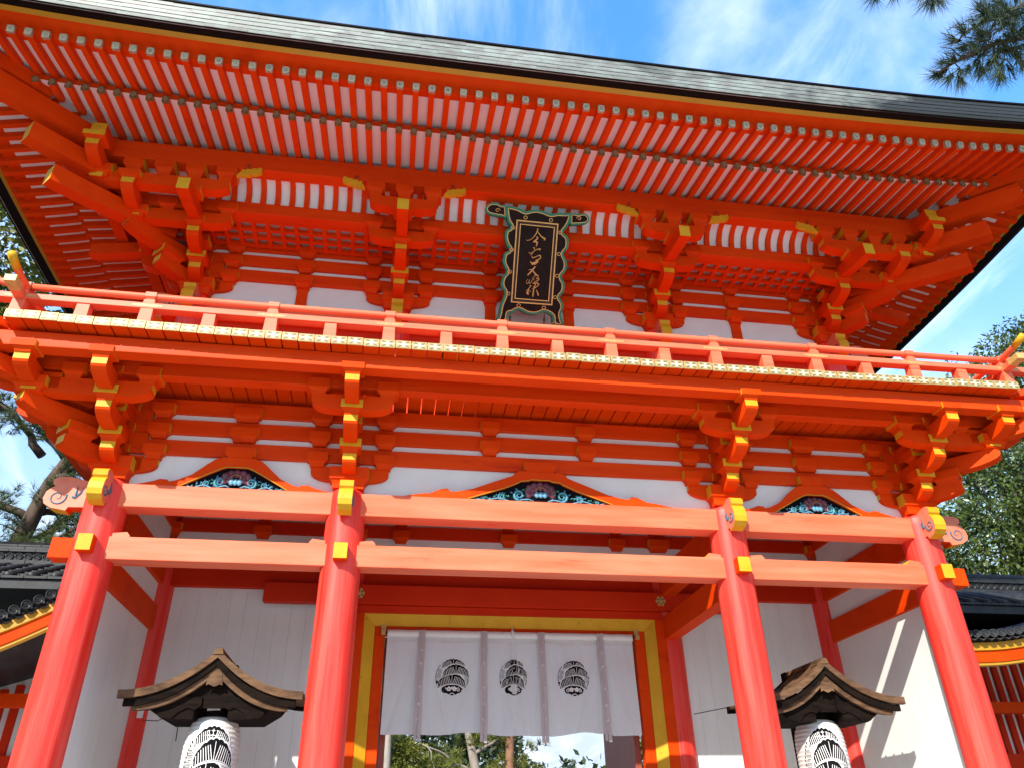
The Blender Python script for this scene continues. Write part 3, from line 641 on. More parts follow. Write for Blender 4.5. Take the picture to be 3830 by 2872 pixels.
low_post = MB().loft([[(-0.066, -0.056, 5.93), (0.066, -0.056, 5.93), (0.066, 0.056, 5.93), (-0.066, 0.056, 5.93)], [(-0.058, -0.05, 6.19), (0.058, -0.05, 6.19), (0.058, 0.05, 6.19), (-0.058, 0.05, 6.19)]]).mesh('lower_post', FADE)
up_post = MB()
up_post.loft([[(-0.056, -0.045, 6.25), (0.056, -0.045, 6.25), (0.056, 0.045, 6.25), (-0.056, 0.045, 6.25)], [(-0.05, -0.042, 6.30), (0.05, -0.042, 6.30), (0.05, 0.042, 6.30), (-0.05, 0.042, 6.30)], [(-0.034, -0.03, 6.318), (0.034, -0.03, 6.318), (0.034, 0.03, 6.318), (-0.034, 0.03, 6.318)], [(-0.055, -0.048, 6.34), (0.055, -0.048, 6.34), (0.055, 0.048, 6.34), (-0.055, 0.048, 6.34)], [(-0.052, -0.046, 6.392), (0.052, -0.046, 6.392), (0.052, 0.046, 6.392), (-0.052, 0.046, 6.392)]])
up_me = up_post.mesh('upper_post', FADE)
orn = MB(); n = 26; pts = []
for i in range(n+1): t = i/n; pts.append((-0.15+0.30*t, 6.219+0.021*(0.62+0.38*abs(math.sin(t*math.pi*7)))*(math.sin(math.pi*t)**0.35)))
for i in range(n, -1, -1): t = i/n; pts.append((-0.15+0.30*t, 6.219-0.021*(0.62+0.38*abs(math.sin(t*math.pi*7)))*(math.sin(math.pi*t)**0.35)))
orn.prism(pts, -0.0570, -0.0552, 'y')
orn_me = orn.mesh('gilt_fitting', WORN)
allp = sorted(posts)
for x in allp:
    inst('lower_post', low_post, rail, (x, RY, rrise(x))); inst('upper_post', up_me, rail, (x, RY, rrise(x))); inst('gilt_fitting', orn_me, rail, (x, RY, rrise(x)))
for a, b in zip(allp[:-1], allp[1:]): inst('lower_post', low_post, rail, ((a+b)/2, RY, rrise((a+b)/2)), (0, 0, 0), (1, 1, 0.998))
for s in (-1, 1):
    ex = s*RX
    rtube('top_rail', [(ex, y, 6.36+0.02) for y in (2*DM, 2, 0.2, RY)] + [(ex, RY-0.12, 6.383), (ex, RY-0.24, 6.40), (ex, RY-0.36, 6.425), (ex, RY-0.43, 6.45)], 0.036)
    rtube('rail_end_sleeve', [(ex, RY-0.27, 6.407), (ex, RY-0.36, 6.4255), (ex, RY-0.437, 6.453)], 0.0395, YELLOW)
    rtube('top_rail', [(ex, RY, 6.382), (ex+s*0.12, RY, 6.392), (ex+s*0.26, RY, 6.43), (ex+s*0.36, RY, 6.50)], 0.035)
    MB().loft([[(ex-0.05, y, z), (ex+0.05, y, z), (ex+0.05, y, z+0.064), (ex-0.05, y, z+0.064)] for y, z in ((2*DM, 6.205), (RY+0.06, 6.205), (RY-0.06, 6.207), (RY-0.30, 6.225))]).obj('middle_rail', FADE, rail, bevel=0.004)
    MB().loft([[(ex-0.054, y, z-0.004), (ex+0.054, y, z-0.004), (ex+0.054, y, z+0.068), (ex-0.054, y, z+0.068)] for y, z in ((RY-0.16, 6.2155), (RY-0.31, 6.226))]).obj('rail_end_sleeve', GOLD, rail, bevel=0.003)
    for k in range(1, 5): inst('lower_post', low_post, rail, (ex, RY+k*1.18, 0.02)); inst('upper_post', up_me, rail, (ex, RY+k*1.18, 0.02))
# floor behind the planks and the ceiling of the lower storey
bx('floor_boards', -B_, B_, YU-0.04, 2*DM, 5.82, 5.92, DEEP, gate, 0)
for k in range(12): bx('ceiling_joist', -B_+0.3, B_-0.3, 0.25+k*0.36, 0.33+k*0.36, 5.72, 5.815, DEEP, gate, 0)

# ------------------------------------------------------------------ upper storey walls
bx('plaster_panel', -UB, UB, YU-0.02, YU+0.03, 7.40, 8.46, WHITE, gate, 0)
bx('upper_head_beam', -UB-0.1, UB+0.1, YU-0.11, YU+0.11, 7.145, 7.41, FADE, gate)
bx('upper_wall', -UB, UB, YU-0.03, YU+0.04, 5.93, 7.15, DEEP, gate, 0)
bx('upper_sill_beam', -UB-0.1, UB+0.1, YU-0.10, YU+0.08, 5.935, 6.12, VERMX, gate)
bx('door_head_yellow', -0.98, 0.98, YU-0.075, YU-0.03, 6.955, 7.01, YELLOW, gate, 0.004)
for s in (-1, 1): bx('door_stile_yellow', *sorted((s*0.93, s*0.98)), YU-0.074, YU-0.03, 6.12, 6.954, YELLOW, gate, 0.004)
upm = pillar_mesh(0.185, 5.93, 7.47).mesh('upper_pillar', PILLAR, True)
for x in (-UB, -UA, UA, UB): inst('upper_pillar', upm, gate, (x, YU, 0)); nail_cover(x+0.0, YU-0.19, 7.20, gate, 0.06)
for s in (-1, 1):
    inst('upper_pillar', upm, gate, (s*UB, 2*DM-YU, 0)); inst('upper_pillar', upm, gate, (s*UB, DM, 0))
    xx = sorted((s*(UB-0.03), s*(UB+0.03))); bx('upper_wall', *xx, YU, 2*DM-YU, 5.93, 8.46, WHITE, gate, 0)
    for k in (1, 2, 3):
        xx = sorted((s*(UB-0.07), s*(UB+0.07))); bx('wall_beam', *xx, YU+0.072, 2*DM-YU, T[k][0]+DZ, T[k][1]+DZ, VERM, gate)
    xx = sorted((s*(UB-0.1), s*(UB+0.1))); bx('upper_head_beam', *xx, YU+0.12, 2*DM-YU, 7.145, 7.41, VERM, gate)
bx('upper_wall', -UB, UB, 2*DM-YU-0.03, 2*DM-YU+0.03, 5.93, 8.46, WHITE, gate, 0)
strut = MB(); strut.loft([[(-0.068, -0.05, 0), (0.068, -0.05, 0), (0.068, 0.05, 0), (-0.068, 0.05, 0)], [(-0.068, -0.05, 0.28), (0.068, -0.05, 0.28), (0.068, 0.05, 0.28), (-0.068, 0.05, 0.28)], [(-0.085, -0.06, 0.32), (0.085, -0.06, 0.32), (0.085, 0.06, 0.32), (-0.085, 0.06, 0.32)]])
strut_me = strut.mesh('wall_strut', VERM)
for x in (-2.955, -0.53, 0.53, 2.90):
    inst('wall_strut', strut_me, gate, (x, YU, 7.405)); 
    for r in RW: inst('bearing_block', bmid, gate, (x, YU, r[0]+DZ))
# beams over the second step, lattice ceiling, ribbed cove and the eave purlin
D2, D3 = STEP[1], STEP[2]
bx('step_beam', -UB-D2-0.25, UB+D2+0.25, YU-D2-0.07, YU-D2+0.07, 8.285, 8.455, VERMX, gate)
for s in (-1, 1):
    xx = sorted((s*(UB+D2-0.07), s*(UB+D2+0.07))); bx('step_beam', *xx, YU-D2+0.071, 2*DM+0.2, 8.284, 8.454, VERM, gate)
zl = 8.30
bx('lattice_backing', -UB-D2+0.07, UB+D2-0.07, YU-D2+0.07, YU-0.07, zl+0.10, zl+0.12, SOFF, gate, 0)
for k in range(4): bx('lattice_bar', -UB-D2+0.07, UB+D2-0.07, YU-0.09-k*0.155-0.05, YU-0.09-k*0.155, zl, zl+0.05, VERM, gate, 0)
lb = MB().box(-0.026, 0.026, YU-D2+0.07, YU-0.07, zl+0.001, zl+0.049).mesh('lattice_bar', VERM)
for i in range(-27, 28): inst('lattice_bar', lb, gate, (i*0.1756+0.0878, 0, 0.002))
PUZ0, PUZ1 = 8.655, 8.925
bx('eave_purlin', -UB-D3-0.40, UB+D3+0.40, YU-D3-0.08, YU-D3+0.08, PUZ0, PUZ1, VERMX, gate, 0.006)
for s in (-1, 1):
    xx = sorted((s*(UB+D3-0.08), s*(UB+D3+0.08)))
    MB().box(*xx, YU-D3-0.40, YU-D3-0.081, PUZ0+0.002, PUZ1-0.10, 0, {'-y': 1}).obj('eave_purlin', [VERM, YELLOW], gate)
    MB().box(*xx, YU-D3+0.081, 2*DM+0.7, PUZ0+0.002, PUZ1-0.002).obj('eave_purlin', VERM, gate)
cz0, cz1, cd0, cd1 = 8.445, PUZ0+0.03, D2+0.06, D3-0.07
def cove(d_off, n=7):
    P = []
    for i in range(n):
        t = i/(n-1); a = t*math.pi/2
        P.append((cd0+(cd1-cd0)*(1-math.cos(a))-d_off*math.cos(a), cz0+(cz1-cz0)*math.sin(a)+d_off*math.sin(a)*0.3))
    return P
cp = cove(0.02)
MB().loft([[(x, YU-d, z) for d, z in cp] for x in (-UB-D2, UB+D2)], 0, False, False).obj('cove_panel', WHITE, gate, True)
ra, rb = cove(0.01), cove(-0.035)
rib_me = MB().loft([[(-0.032, YU-a[0], a[1]), (0.032, YU-a[0], a[1]), (0.032, YU-b[0], b[1]-0.004), (-0.032, YU-b[0], b[1]-0.004)] for a, b in zip(ra, rb)]).mesh('cove_rib', VERM)
for i in range(-24, 25):
    inst('cove_rib', rib_me, gate, (i*0.1756+0.04, 0, 0))
# yellow cloud-shaped fittings on the purlin
oy = MB(); pts = [(0, 0.0), (0.03, 0.035), (0.02, 0.07), (0.07, 0.062), (0.085, 0.085), (0.13, 0.078), (0.15, 0.10), (0.20, 0.10), (0.235, 0.125), (0.255, 0.115), (0.26, 0.05), (0.24, 0.03), (0.195, 0.005), (0.15, 0.0), (0.135, -0.02), (0.085, -0.025), (0.07, -0.04), (0.02, -0.035), (-0.02, -0.05)]
oy.prism(pts, -0.02, 0.03, 'y'); oyme = oy.mesh('yellow_cloud_fitting', YELLOW)
sw = MB(); sw.tube([(x, -0.022, z) for x, z in spiral_pts(0.09, 0.135, 0.03, 1.5, 20, 1, -1.5)], 0.003, 5); swme = sw.mesh('spiral_line', DARKM)
for xc, sides in ((-UB, (1,)), (-UA, (-1, 1)), (UA, (-1, 1)), (UB, (-1,))):
    for s in sides:
        o = inst('yellow_cloud_fitting', oyme, gate, (xc+s*0.50, YU-D3-0.085, 8.545+DZ*0), (0, 0, 0), (s, 1, 0.95)); inst('spiral_line', swme, o)

# ------------------------------------------------------------------ eaves: two tiers of rafters on four sides, boards, copper edge
HX, HY, CX, CYc = UB, DM-YU, 0.0, DM
KR = 0.26
def wgt(d): return max(0.0, min(1.0, (d-0.7)/1.8))**0.6
def epos(side, a, d):
    """point at distance a along the eave from its middle, d out from the wall"""
    if side == 0: return CX+a, CYc-HY-d
    if side == 1: return CX+HX+d, CYc+a
    if side == 2: return CX-a, CYc+HY+d
    return CX-HX-d, CYc-a
def rise(side, a, d):
    H = (HX if side in (0, 2) else HY)+d; dist = H-abs(a)
    return KR*max(0.0, 1-dist/7.0)**3.2*wgt(d)
def ept(side, a, d, z): x, y = epos(side, a, d); return (x, y, z+rise(side, a, d))
def sweep(name, prof, mats, ms=None, parent=gate, sides=(0, 1, 2, 3), nseg=44, smooth=False):
    for sd in sides:
        q = MB(); H = HX if sd in (0, 2) else HY
        rings = []
        for i in range(nseg+1):
            u = -1+2*i/nseg; u = math.copysign(1-(1-abs(u))**1.25, u)
            rings.append([ept(sd, u*(H+d), d, z) for d, z in prof])
        q.loft(rings, 0, False, False, ms=(lambda a, i: ms[i]) if ms else None); q.obj(name, mats, parent, smooth)
SP = 0.1756
JD0, JD1, FD0, FD1 = 0.95, 1.83, 1.55, 2.48
def zj(d): return 8.775+(JD1-d)*0.205
def zf(d): return 8.742+(FD1-d)*0.265
def raf_mesh(name, L, w=0.066, h=0.074):
    """rafter from its outer end (origin) inwards along +Y, with a gentle belly"""
    n = 6; rings = []
    for i in range(n+1):
        t = i/n; y = L*t; sag = -0.012*math.sin(math.pi*t)
        rings.append([(-w/2, y, sag), (w/2, y, sag), (w/2, y, h+sag), (-w/2, y, h+sag)])
    return MB().loft(rings).mesh(name, VERM)
LJ, LF = JD1-JD0, FD1-FD0
rj, rf = raf_mesh('base_rafter', LJ), raf_mesh('flying_rafter', LF)
def capm(mats):
    q = MB(); a = 0.037; z0, z1 = -0.003, 0.078; zc = (z0+z1)/2
    q.box(-a, a, -0.008, 0.03, z0, z1)
    q.ngon([(-a*.86, -.0085, zc), (0, -.0085, z0+.006), (a*.86, -.0085, zc), (0, -.0085, z1-.006)], 1)
    q.ngon([(-a*.70, -.009, zc), (0, -.009, z0+.012), (a*.70, -.009, zc), (0, -.009, z1-.012)], 2)
    for sx, sz in ((1, 0), (-1, 0), (0, 1), (0, -1)): lens(q, 0, zc, sx*a*0.58, sz*0.024, 0.006, -.0095, 3, 5)
    for sx in (-1, 1):
        for sz in (-1, 1): q.ngon([(sx*a*.92, -.009, zc+sz*.036), (sx*a*.92, -.009, zc+sz*.022), (sx*a*.60, -.009, zc+sz*.036)], 2)
    return q.mesh('end_plate', mats)
cap_bright = capm([SILVER, PETAL, GREYG, SILVER]); cap_mid = capm([SILVER, PETAL, DARKM, SILVER]); cap_dark = capm([DGOLD, SILVER, DARKM, GREYG])
for sd in (0, 1, 3):
    H = HX if sd in (0, 2) else HY
    rotz = {0: 0, 1: R(90), 3: R(-90)}[sd]
    na = int((H+FD1-0.14)/SP)+1
    for i in range(-na, na):
        a = (i+0.5)*SP
        if sd == 1 and (a > 1.9): continue
        if sd == 3 and (-a > 1.9): continue
        over = abs(a)-H
        for kind, me, d0, d1, zfun in (('base_rafter', rj, JD0, JD1, zj), ('flying_rafter', rf, FD0, FD1, zf)):
            if over > d1-0.16: continue
            di = max(d0, over+0.05)
            x, y, z = ept(sd, a, d1, zfun(d1)); x2, y2, z2 = ept(sd, a, di, zfun(di))
            L = d1-di; sl_ = math.atan2(z2-z, L)
            o = inst(kind, me, gate, (x, y, z), (0, 0, rotz), (1, math.hypot(L, z2-z)/(d1-d0), 1))
            o.rotation_mode = 'ZYX' if False else 'XYZ'
            o.rotation_euler = (Matrix.Rotation(rotz, 3, 'Z') @ Matrix.Rotation(sl_, 3, 'X')).to_euler()
            if kind == 'base_rafter': cm = cap_dark
            else: cm = cap_bright if random.random() < max(0.15, 0.75-0.012*(i+na)) else cap_mid
            if sd == 0: inst('end_plate', cm, o)
H_ = 0.074
sweep('base_soffit', [(JD0-0.08, zj(JD0-0.08)+H_), (1.3, zj(1.3)+H_-0.010), (JD1-0.02, zj(JD1)+H_)], SOFF)
sweep('flying_soffit', [(1.62, zf(1.62)+H_), (2.0, zf(2.0)+H_-0.010), (FD1-0.1, zf(FD1-0.1)+H_)], SOFF)
sweep('lower_eave_board', [(JD1-0.10, zj(JD1-0.1)+H_+0.003), (JD1-0.10, zf(JD1-0.1)+0.02), (JD1-0.03, zf(JD1-0.03)+0.02), (JD1-0.03, zj(JD1-0.03)+H_-0.002), (JD1-0.10, zj(JD1-0.1)+H_-0.002)], VERM)
sweep('eave_board', [(2.30, zf(2.30)+H_-0.004), (2.43, 8.822), (2.435, 8.850), (2.45, 8.897), (2.53, 8.906), (2.60, 8.923)], VERM)
sweep('yellow_eave_board', [(2.6, 8.9225), (2.603, 8.918), (2.66, 8.936), (2.66, 8.942)], OCHRE)
sweep('eave_underside', [(2.655, 8.941), (2.80, 8.9065), (2.803, 8.907)], BLACK)
rows = [(2.802, 8.9068), (2.812, 8.955), (2.818, 9.007), (2.824, 9.065), (2.830, 9.122), (2.836, 9.176)]
cop = empty('copper_eave_edge', gate)
for k in range(5):
    for sd in (0, 1, 2, 3):
        q = MB(); Hh = (HX if sd in (0, 2) else HY); (da, za_), (db, zb_) = rows[k], rows[k+1]
        if sd == 2: n = 1
        Lh = Hh+da; wsh = 0.44; off = (k % 2)*0.22 + k*0.03; edges = [-Lh]
        xx = -Lh+off+0.05
        while xx < Lh-0.05: edges.append(xx); xx += wsh
        edges.append(Lh)
        for e0, e1 in zip(edges[:-1], edges[1:]):
            if e1-e0 < 0.01: continue
            j = random.uniform(-0.0025, 0.0025); nn = 3; R0 = []
            for i in range(nn+1):
                a = lerp(e0+0.0008, e1-0.0008, i/nn)
                def cl(v, d): return max(-(Hh+d), min(Hh+d, v*(Hh+d)/Lh))
                R0.append([ept(sd, cl(a, da), da+0.004+j, za_+0.004), ept(sd, cl(a, db), db+0.006+j, zb_-0.010), ept(sd, cl(a, db-0.03), db-0.03, zb_-0.010), ept(sd, cl(a, da-0.03), da-0.03, za_+0.004)])
            q.loft(R0)
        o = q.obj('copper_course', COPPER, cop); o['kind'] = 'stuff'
sweep('roof_edge_core', [(2.70, 8.945), (2.796, 8.912), (2.81, 9.0), (2.822, 9.17), (2.7, 9.2)], BLACK)
sweep('roof_lip', [(2.80, 9.176), (2.856, 9.176), (2.858, 9.198), (2.80, 9.212)], BLACK)
def zr(d): t = (2.84-d)/(2.84+HY); return 9.20+2.6*(0.55*t+0.45*t*t)
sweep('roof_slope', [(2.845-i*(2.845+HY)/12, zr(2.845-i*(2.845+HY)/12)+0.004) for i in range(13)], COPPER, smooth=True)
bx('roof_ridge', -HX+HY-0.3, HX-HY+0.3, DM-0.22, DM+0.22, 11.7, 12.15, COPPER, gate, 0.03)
# hip rafters
for s in (-1, 1):
    def hip(name, t0, t1, z0, z1, h, w):
        c = math.sqrt(0.5); rings = []
        for i in range(7):
            k = i/6; t = lerp(t0, t1, k); z = lerp(z0, z1, k)+rise(0, HX+t, t)*0.8 - 0.02*math.sin(math.pi*k)
            X, Y = s*(HX+t), YU-t
            rings.append([(X-s*w/2*c, Y-w/2*c, z), (X+s*w/2*c, Y+w/2*c, z), (X+s*w/2*c, Y+w/2*c, z+h), (X-s*w/2*c, Y-w/2*c, z+h)])
        return MB().loft(rings, 0, ms=lambda a, i: 1 if a == -2 else 0).obj(name, [VERM, DARKM], gate)
    hip('hip_rafter', 0.75, 1.98, 8.70, 8.44, 0.24, 0.19); hip('flying_hip_rafter', 1.6, 2.62, 8.80, 8.66, 0.19, 0.17)

# ------------------------------------------------------------------ the plaque that hangs under the eave
plq = tag(empty('name_plaque', None, (-0.038, 0.02, 7.52)), 'dark wooden name plaque with gold calligraphy and scalloped green frame', 'plaque')
UPV = Vector((0, -0.57, 0.88)).normalized(); NRM = Vector((0, -0.88, -0.57)).normalized()
def pq(px, py, off=0.0):
    """a mark on the plaque: px, py along its face (drawing units), off in front of the face"""
    # drawing axes: lower left inner corner (400,1265), x axis (478,37) = 0.54 m, y axis (65,-945) = 1.0485 m
    rx, ry = px-400, py-1265; det = 478*(-945)-37*65
    u = (rx*(-945)-ry*65)/det; v = (478*ry-37*rx)/det
    p = Vector((1, 0, 0))*((u-0.5)*0.54) + UPV*(v*1.0485) + NRM*off
    return tuple(p)
outl = [(350,165),(430,165),(500,185),(570,218),(640,200),(710,195),(790,215),(865,242),(940,228),(1020,230),(1100,235),(1085,330),(1045,400),(1008,455),(1055,500),(1070,560),(1058,640),(1012,700),(1040,770),(1050,830),(1035,900),(987,965),(1020,1030),(1026,1090),(1010,1150),(967,1205),(1000,1260),(1012,1330),(985,1400),(1000,1480),(1018,1550),(940,1545),(885,1500),(878,1425),(790,1378),(720,1402),(660,1410),(580,1395),(490,1352),(420,1388),(378,1395),(370,1450),(335,1500),(240,1490),(262,1400),(272,1340),(290,1270),(332,1162),(302,1100),(290,1040),(310,970),(352,910),(322,840),(310,780),(332,700),(387,660),(352,600),(332,520),(347,440),(402,400),(368,340),(347,250)]
ears = ([(345,165),(290,150),(240,127),(170,130),(122,170),(115,215),(150,255),(230,275),(300,285),(350,292)], [(1095,235),(1180,237),(1250,227),(1300,257),(1312,300),(1290,340),(1230,357),(1150,362),(1090,357)])
def inset_poly(P, d):
    n = len(P); A_ = sum(P[i][0]*P[(i+1) % n][1]-P[(i+1) % n][0]*P[i][1] for i in range(n)); sg = 1 if A_ > 0 else -1; Q = []
    for i in range(n):
        a, b, c = P[i-1], P[i], P[(i+1) % n]
        e1 = (b[0]-a[0], b[1]-a[1]); e2 = (c[0]-b[0], c[1]-b[1]); l1 = math.hypot(*e1) or 1; l2 = math.hypot(*e2) or 1
        nx, ny = -(e1[1]/l1+e2[1]/l2)*sg, (e1[0]/l1+e2[0]/l2)*sg; l = math.hypot(nx, ny) or 1
        Q.append((b[0]+nx/l*d, b[1]+ny/l*d))
    return Q
def smooth_closed(P, k=3):
    n = len(P); Q = []
    for i in range(n):
        p0, p1, p2, p3 = P[i-1], P[i], P[(i+1) % n], P[(i+2) % n]
        for j in range(k):
            t = j/k; Q.append(tuple(0.5*((2*p1[c])+(-p0[c]+p2[c])*t+(2*p0[c]-5*p1[c]+4*p2[c]-p3[c])*t*t+(-p0[c]+3*p1[c]-3*p2[c]+p3[c])*t**3) for c in (0, 1)))
    return Q
def slab(P, o0, o1, q, m=0):
    n = len(P); k = len(q.v)
    q.v += [pq(x, y, o0) for x, y in P] + [pq(x, y, o1) for x, y in P]
    for t3 in tess([Vector((x, y, 0)) for x, y in P]):
        q.f.append(tuple(k+i for i in t3)); q.m.append(m); q.f.append(tuple(k+n+i for i in t3)); q.m.append(m)
    for i in range(n): j = (i+1) % n; q.f.append((k+i, k+n+i, k+n+j, k+j)); q.m.append(m)
so_ = smooth_closed(outl, 3)
q = MB(); slab(so_, -0.11, 0.0, q)
for e in ears: slab(smooth_closed(e, 3), -0.10, -0.004, q)
q.obj('green_frame', GREEN, plq)
q = MB(); slab(inset_poly(so_, 27), -0.05, 0.003, q)
for e in ears: slab(inset_poly(smooth_closed(e, 3), 18), -0.05, 0.001, q)
q.obj('gilt_edge_line', GILT, plq)
q = MB(); slab(inset_poly(so_, 37), -0.05, 0.005, q)
for e in ears: slab(inset_poly(smooth_closed(e, 3), 26), -0.05, 0.003, q)
q.obj('plaque_board', DARKW, plq)
q = MB()
for cx_, cy_ in ((570, 290), (862, 315), (428, 408), (410, 662), (388, 915), (370, 1165), (972, 455), (955, 705), (935, 957), (912, 1205), (490, 1300), (782, 1325)):
    q.tube([pq(cx_+20*math.cos(t), cy_+18*math.sin(t), 0.006) for t in [2*math.pi*i/12 for i in range(13)]], 0.0055, 5)
for cx_, cy_, s in ((250, 215, 1), (1190, 290, -1), (345, 1480, 1), (905, 1520, -1)):
    q.tube([pq(cx_+s*30*(1-0.7*i/14)*math.cos(i*0.45), cy_-26*(1-0.7*i/14)*math.sin(i*0.45), 0.005) for i in range(15)], 0.0055, 5)
q.obj('gilt_scrolls', GILT, plq)
def frame(TL, TR, BR, BL, w, o0, o1, mt, name):
    P = [TL, TR, BR, BL]; I = inset_poly(P, w*1.3); q = MB()
    for i in range(4):
        j = (i+1) % 4
        q.face([pq(*P[i], o1), pq(*P[j], o1), pq(*I[j], o1), pq(*I[i], o1)]); q.face([pq(*I[i], o1), pq(*I[j], o1), pq(*I[j], o0), pq(*I[i], o0)]); q.face([pq(*P[i], o0), pq(*P[j], o0), pq(*P[j], o1), pq(*P[i], o1)])
    return q.obj(name, mt, plq)
frame((465, 318), (947, 357), (877, 1300), (400, 1266), 15, 0.004, 0.020, GILT, 'outer_gilt_frame')
frame((486, 342), (925, 378), (858, 1276), (422, 1244), 12, 0.004, 0.013, MAROON, 'maroon_band')
frame((505, 362), (906, 396), (840, 1256), (442, 1226), 11, 0.004, 0.016, GILT, 'inner_gilt_frame')
STROKES = [  # brush strokes of the five characters: points and widths
 [(712,412,12),(706,440,16),(690,475,13),(660,515,10),(625,543,8),(590,553,8),(578,545,4)],
 [(706,445,8),(730,480,12),(760,512,16),(792,530,22),(780,550,8)],
 [(690,508,10),(712,520,18),(690,545,16),(660,568,16),(700,566,20),(700,590,20),(690,624,8)],
 [(655,632,8),(672,640,13),(668,658,7)],
 [(602,690,6),(632,700,9),(660,680,8),(700,655,11),(740,648,14),(725,668,7)],
 [(655,690,6),(640,712,9),(622,722,5)],
 [(640,730,8),(652,752,14),(690,738,10),(735,722,14),(742,750,15),(715,772,13),(680,780,9)],
 [(628,790,10),(642,815,20),(690,805,30),(712,790,22),(690,785,12)],
 [(636,832,8),(690,825,10)],
 [(682,850,16),(660,880,18),(630,915,17),(600,945,15),(588,950,8)],
 [(605,893,8),(640,888,12),(665,915,16),(690,945,20),(715,958,14)],
 [(592,998,5),(578,1030,7),(590,1052,7),(608,1030,6),(616,1000,5),(612,1045,7),(628,1045,6),(645,1010,6),(650,975,4)],
 [(672,958,6),(662,990,9),(668,1012,8)],[(668,962,6),(700,952,10),(718,962,10),(700,990,8),(690,998,6)],[(690,985,8),(722,992,13),(712,1012,12),(680,1030,9),(650,1050,7)],
 [(612,1075,6),(632,1072,10),(612,1100,9),(585,1128,8),(572,1130,5)],
 [(608,1108,8),(600,1135,18),(590,1158,26),(606,1175,16)],
 [(662,1052,8),(700,1042,13),(722,1058,14),(695,1085,10),(668,1096,8),(655,1075,6)],
 [(690,1040,8),(672,1090,13),(660,1140,17),(655,1185,18),(650,1202,8)],
 [(640,1112,6),(690,1095,8)],[(632,1125,5),(615,1150,8)],
 [(692,1118,8),(706,1150,14),(716,1178,18),(705,1182,6)],
]
q = MB()
for S in STROKES:
    P = []
    for i in range(len(S)-1):
        p0, p1, p2, p3 = S[max(i-1, 0)], S[i], S[i+1], S[min(i+2, len(S)-1)]
        for j in range(4):
            t = j/4; P.append(tuple(0.5*((2*p1[c])+(-p0[c]+p2[c])*t+(2*p0[c]-5*p1[c]+4*p2[c]-p3[c])*t*t+(-p0[c]+3*p1[c]-3*p2[c]+p3[c])*t**3) for c in range(3)))
    P.append(S[-1]); rings = []
    for i, (x, y, w) in enumerate(P):
        a, b = P[max(i-1, 0)], P[min(i+1, len(P)-1)]; dx_, dy_ = b[0]-a[0], b[1]-a[1]; l = math.hypot(dx_, dy_) or 1; nx, ny = -dy_/l, dx_/l; w = max(w, 3)*0.5
        rings.append([pq(x+nx*w, y+ny*w, 0.005), pq(x+nx*w*0.6, y+ny*w*0.6, 0.011), pq(x-nx*w*0.6, y-ny*w*0.6, 0.011), pq(x-nx*w, y-ny*w, 0.005)])
    q.loft(rings)
q.obj('gold_calligraphy', GILT, plq, True)
for px, py in ((402, 1430), (800, 1455)):
    a = Vector(pq(px, py-55, -0.06)); b = Vector(pq(px-2, py+65, -0.10))
    MB().tube([a, (a+b)/2, b], 0.005, 5).obj('hanging_chain', DARKM, plq)
    c = Vector(pq(px, py+10, -0.08)); MB().tube([c+Vector((0.012*math.cos(t), 0, 0.030*math.sin(t))) for t in [2*math.pi*i/12 for i in range(13)]], 0.004, 5).obj('chain_link', DARKM, plq)

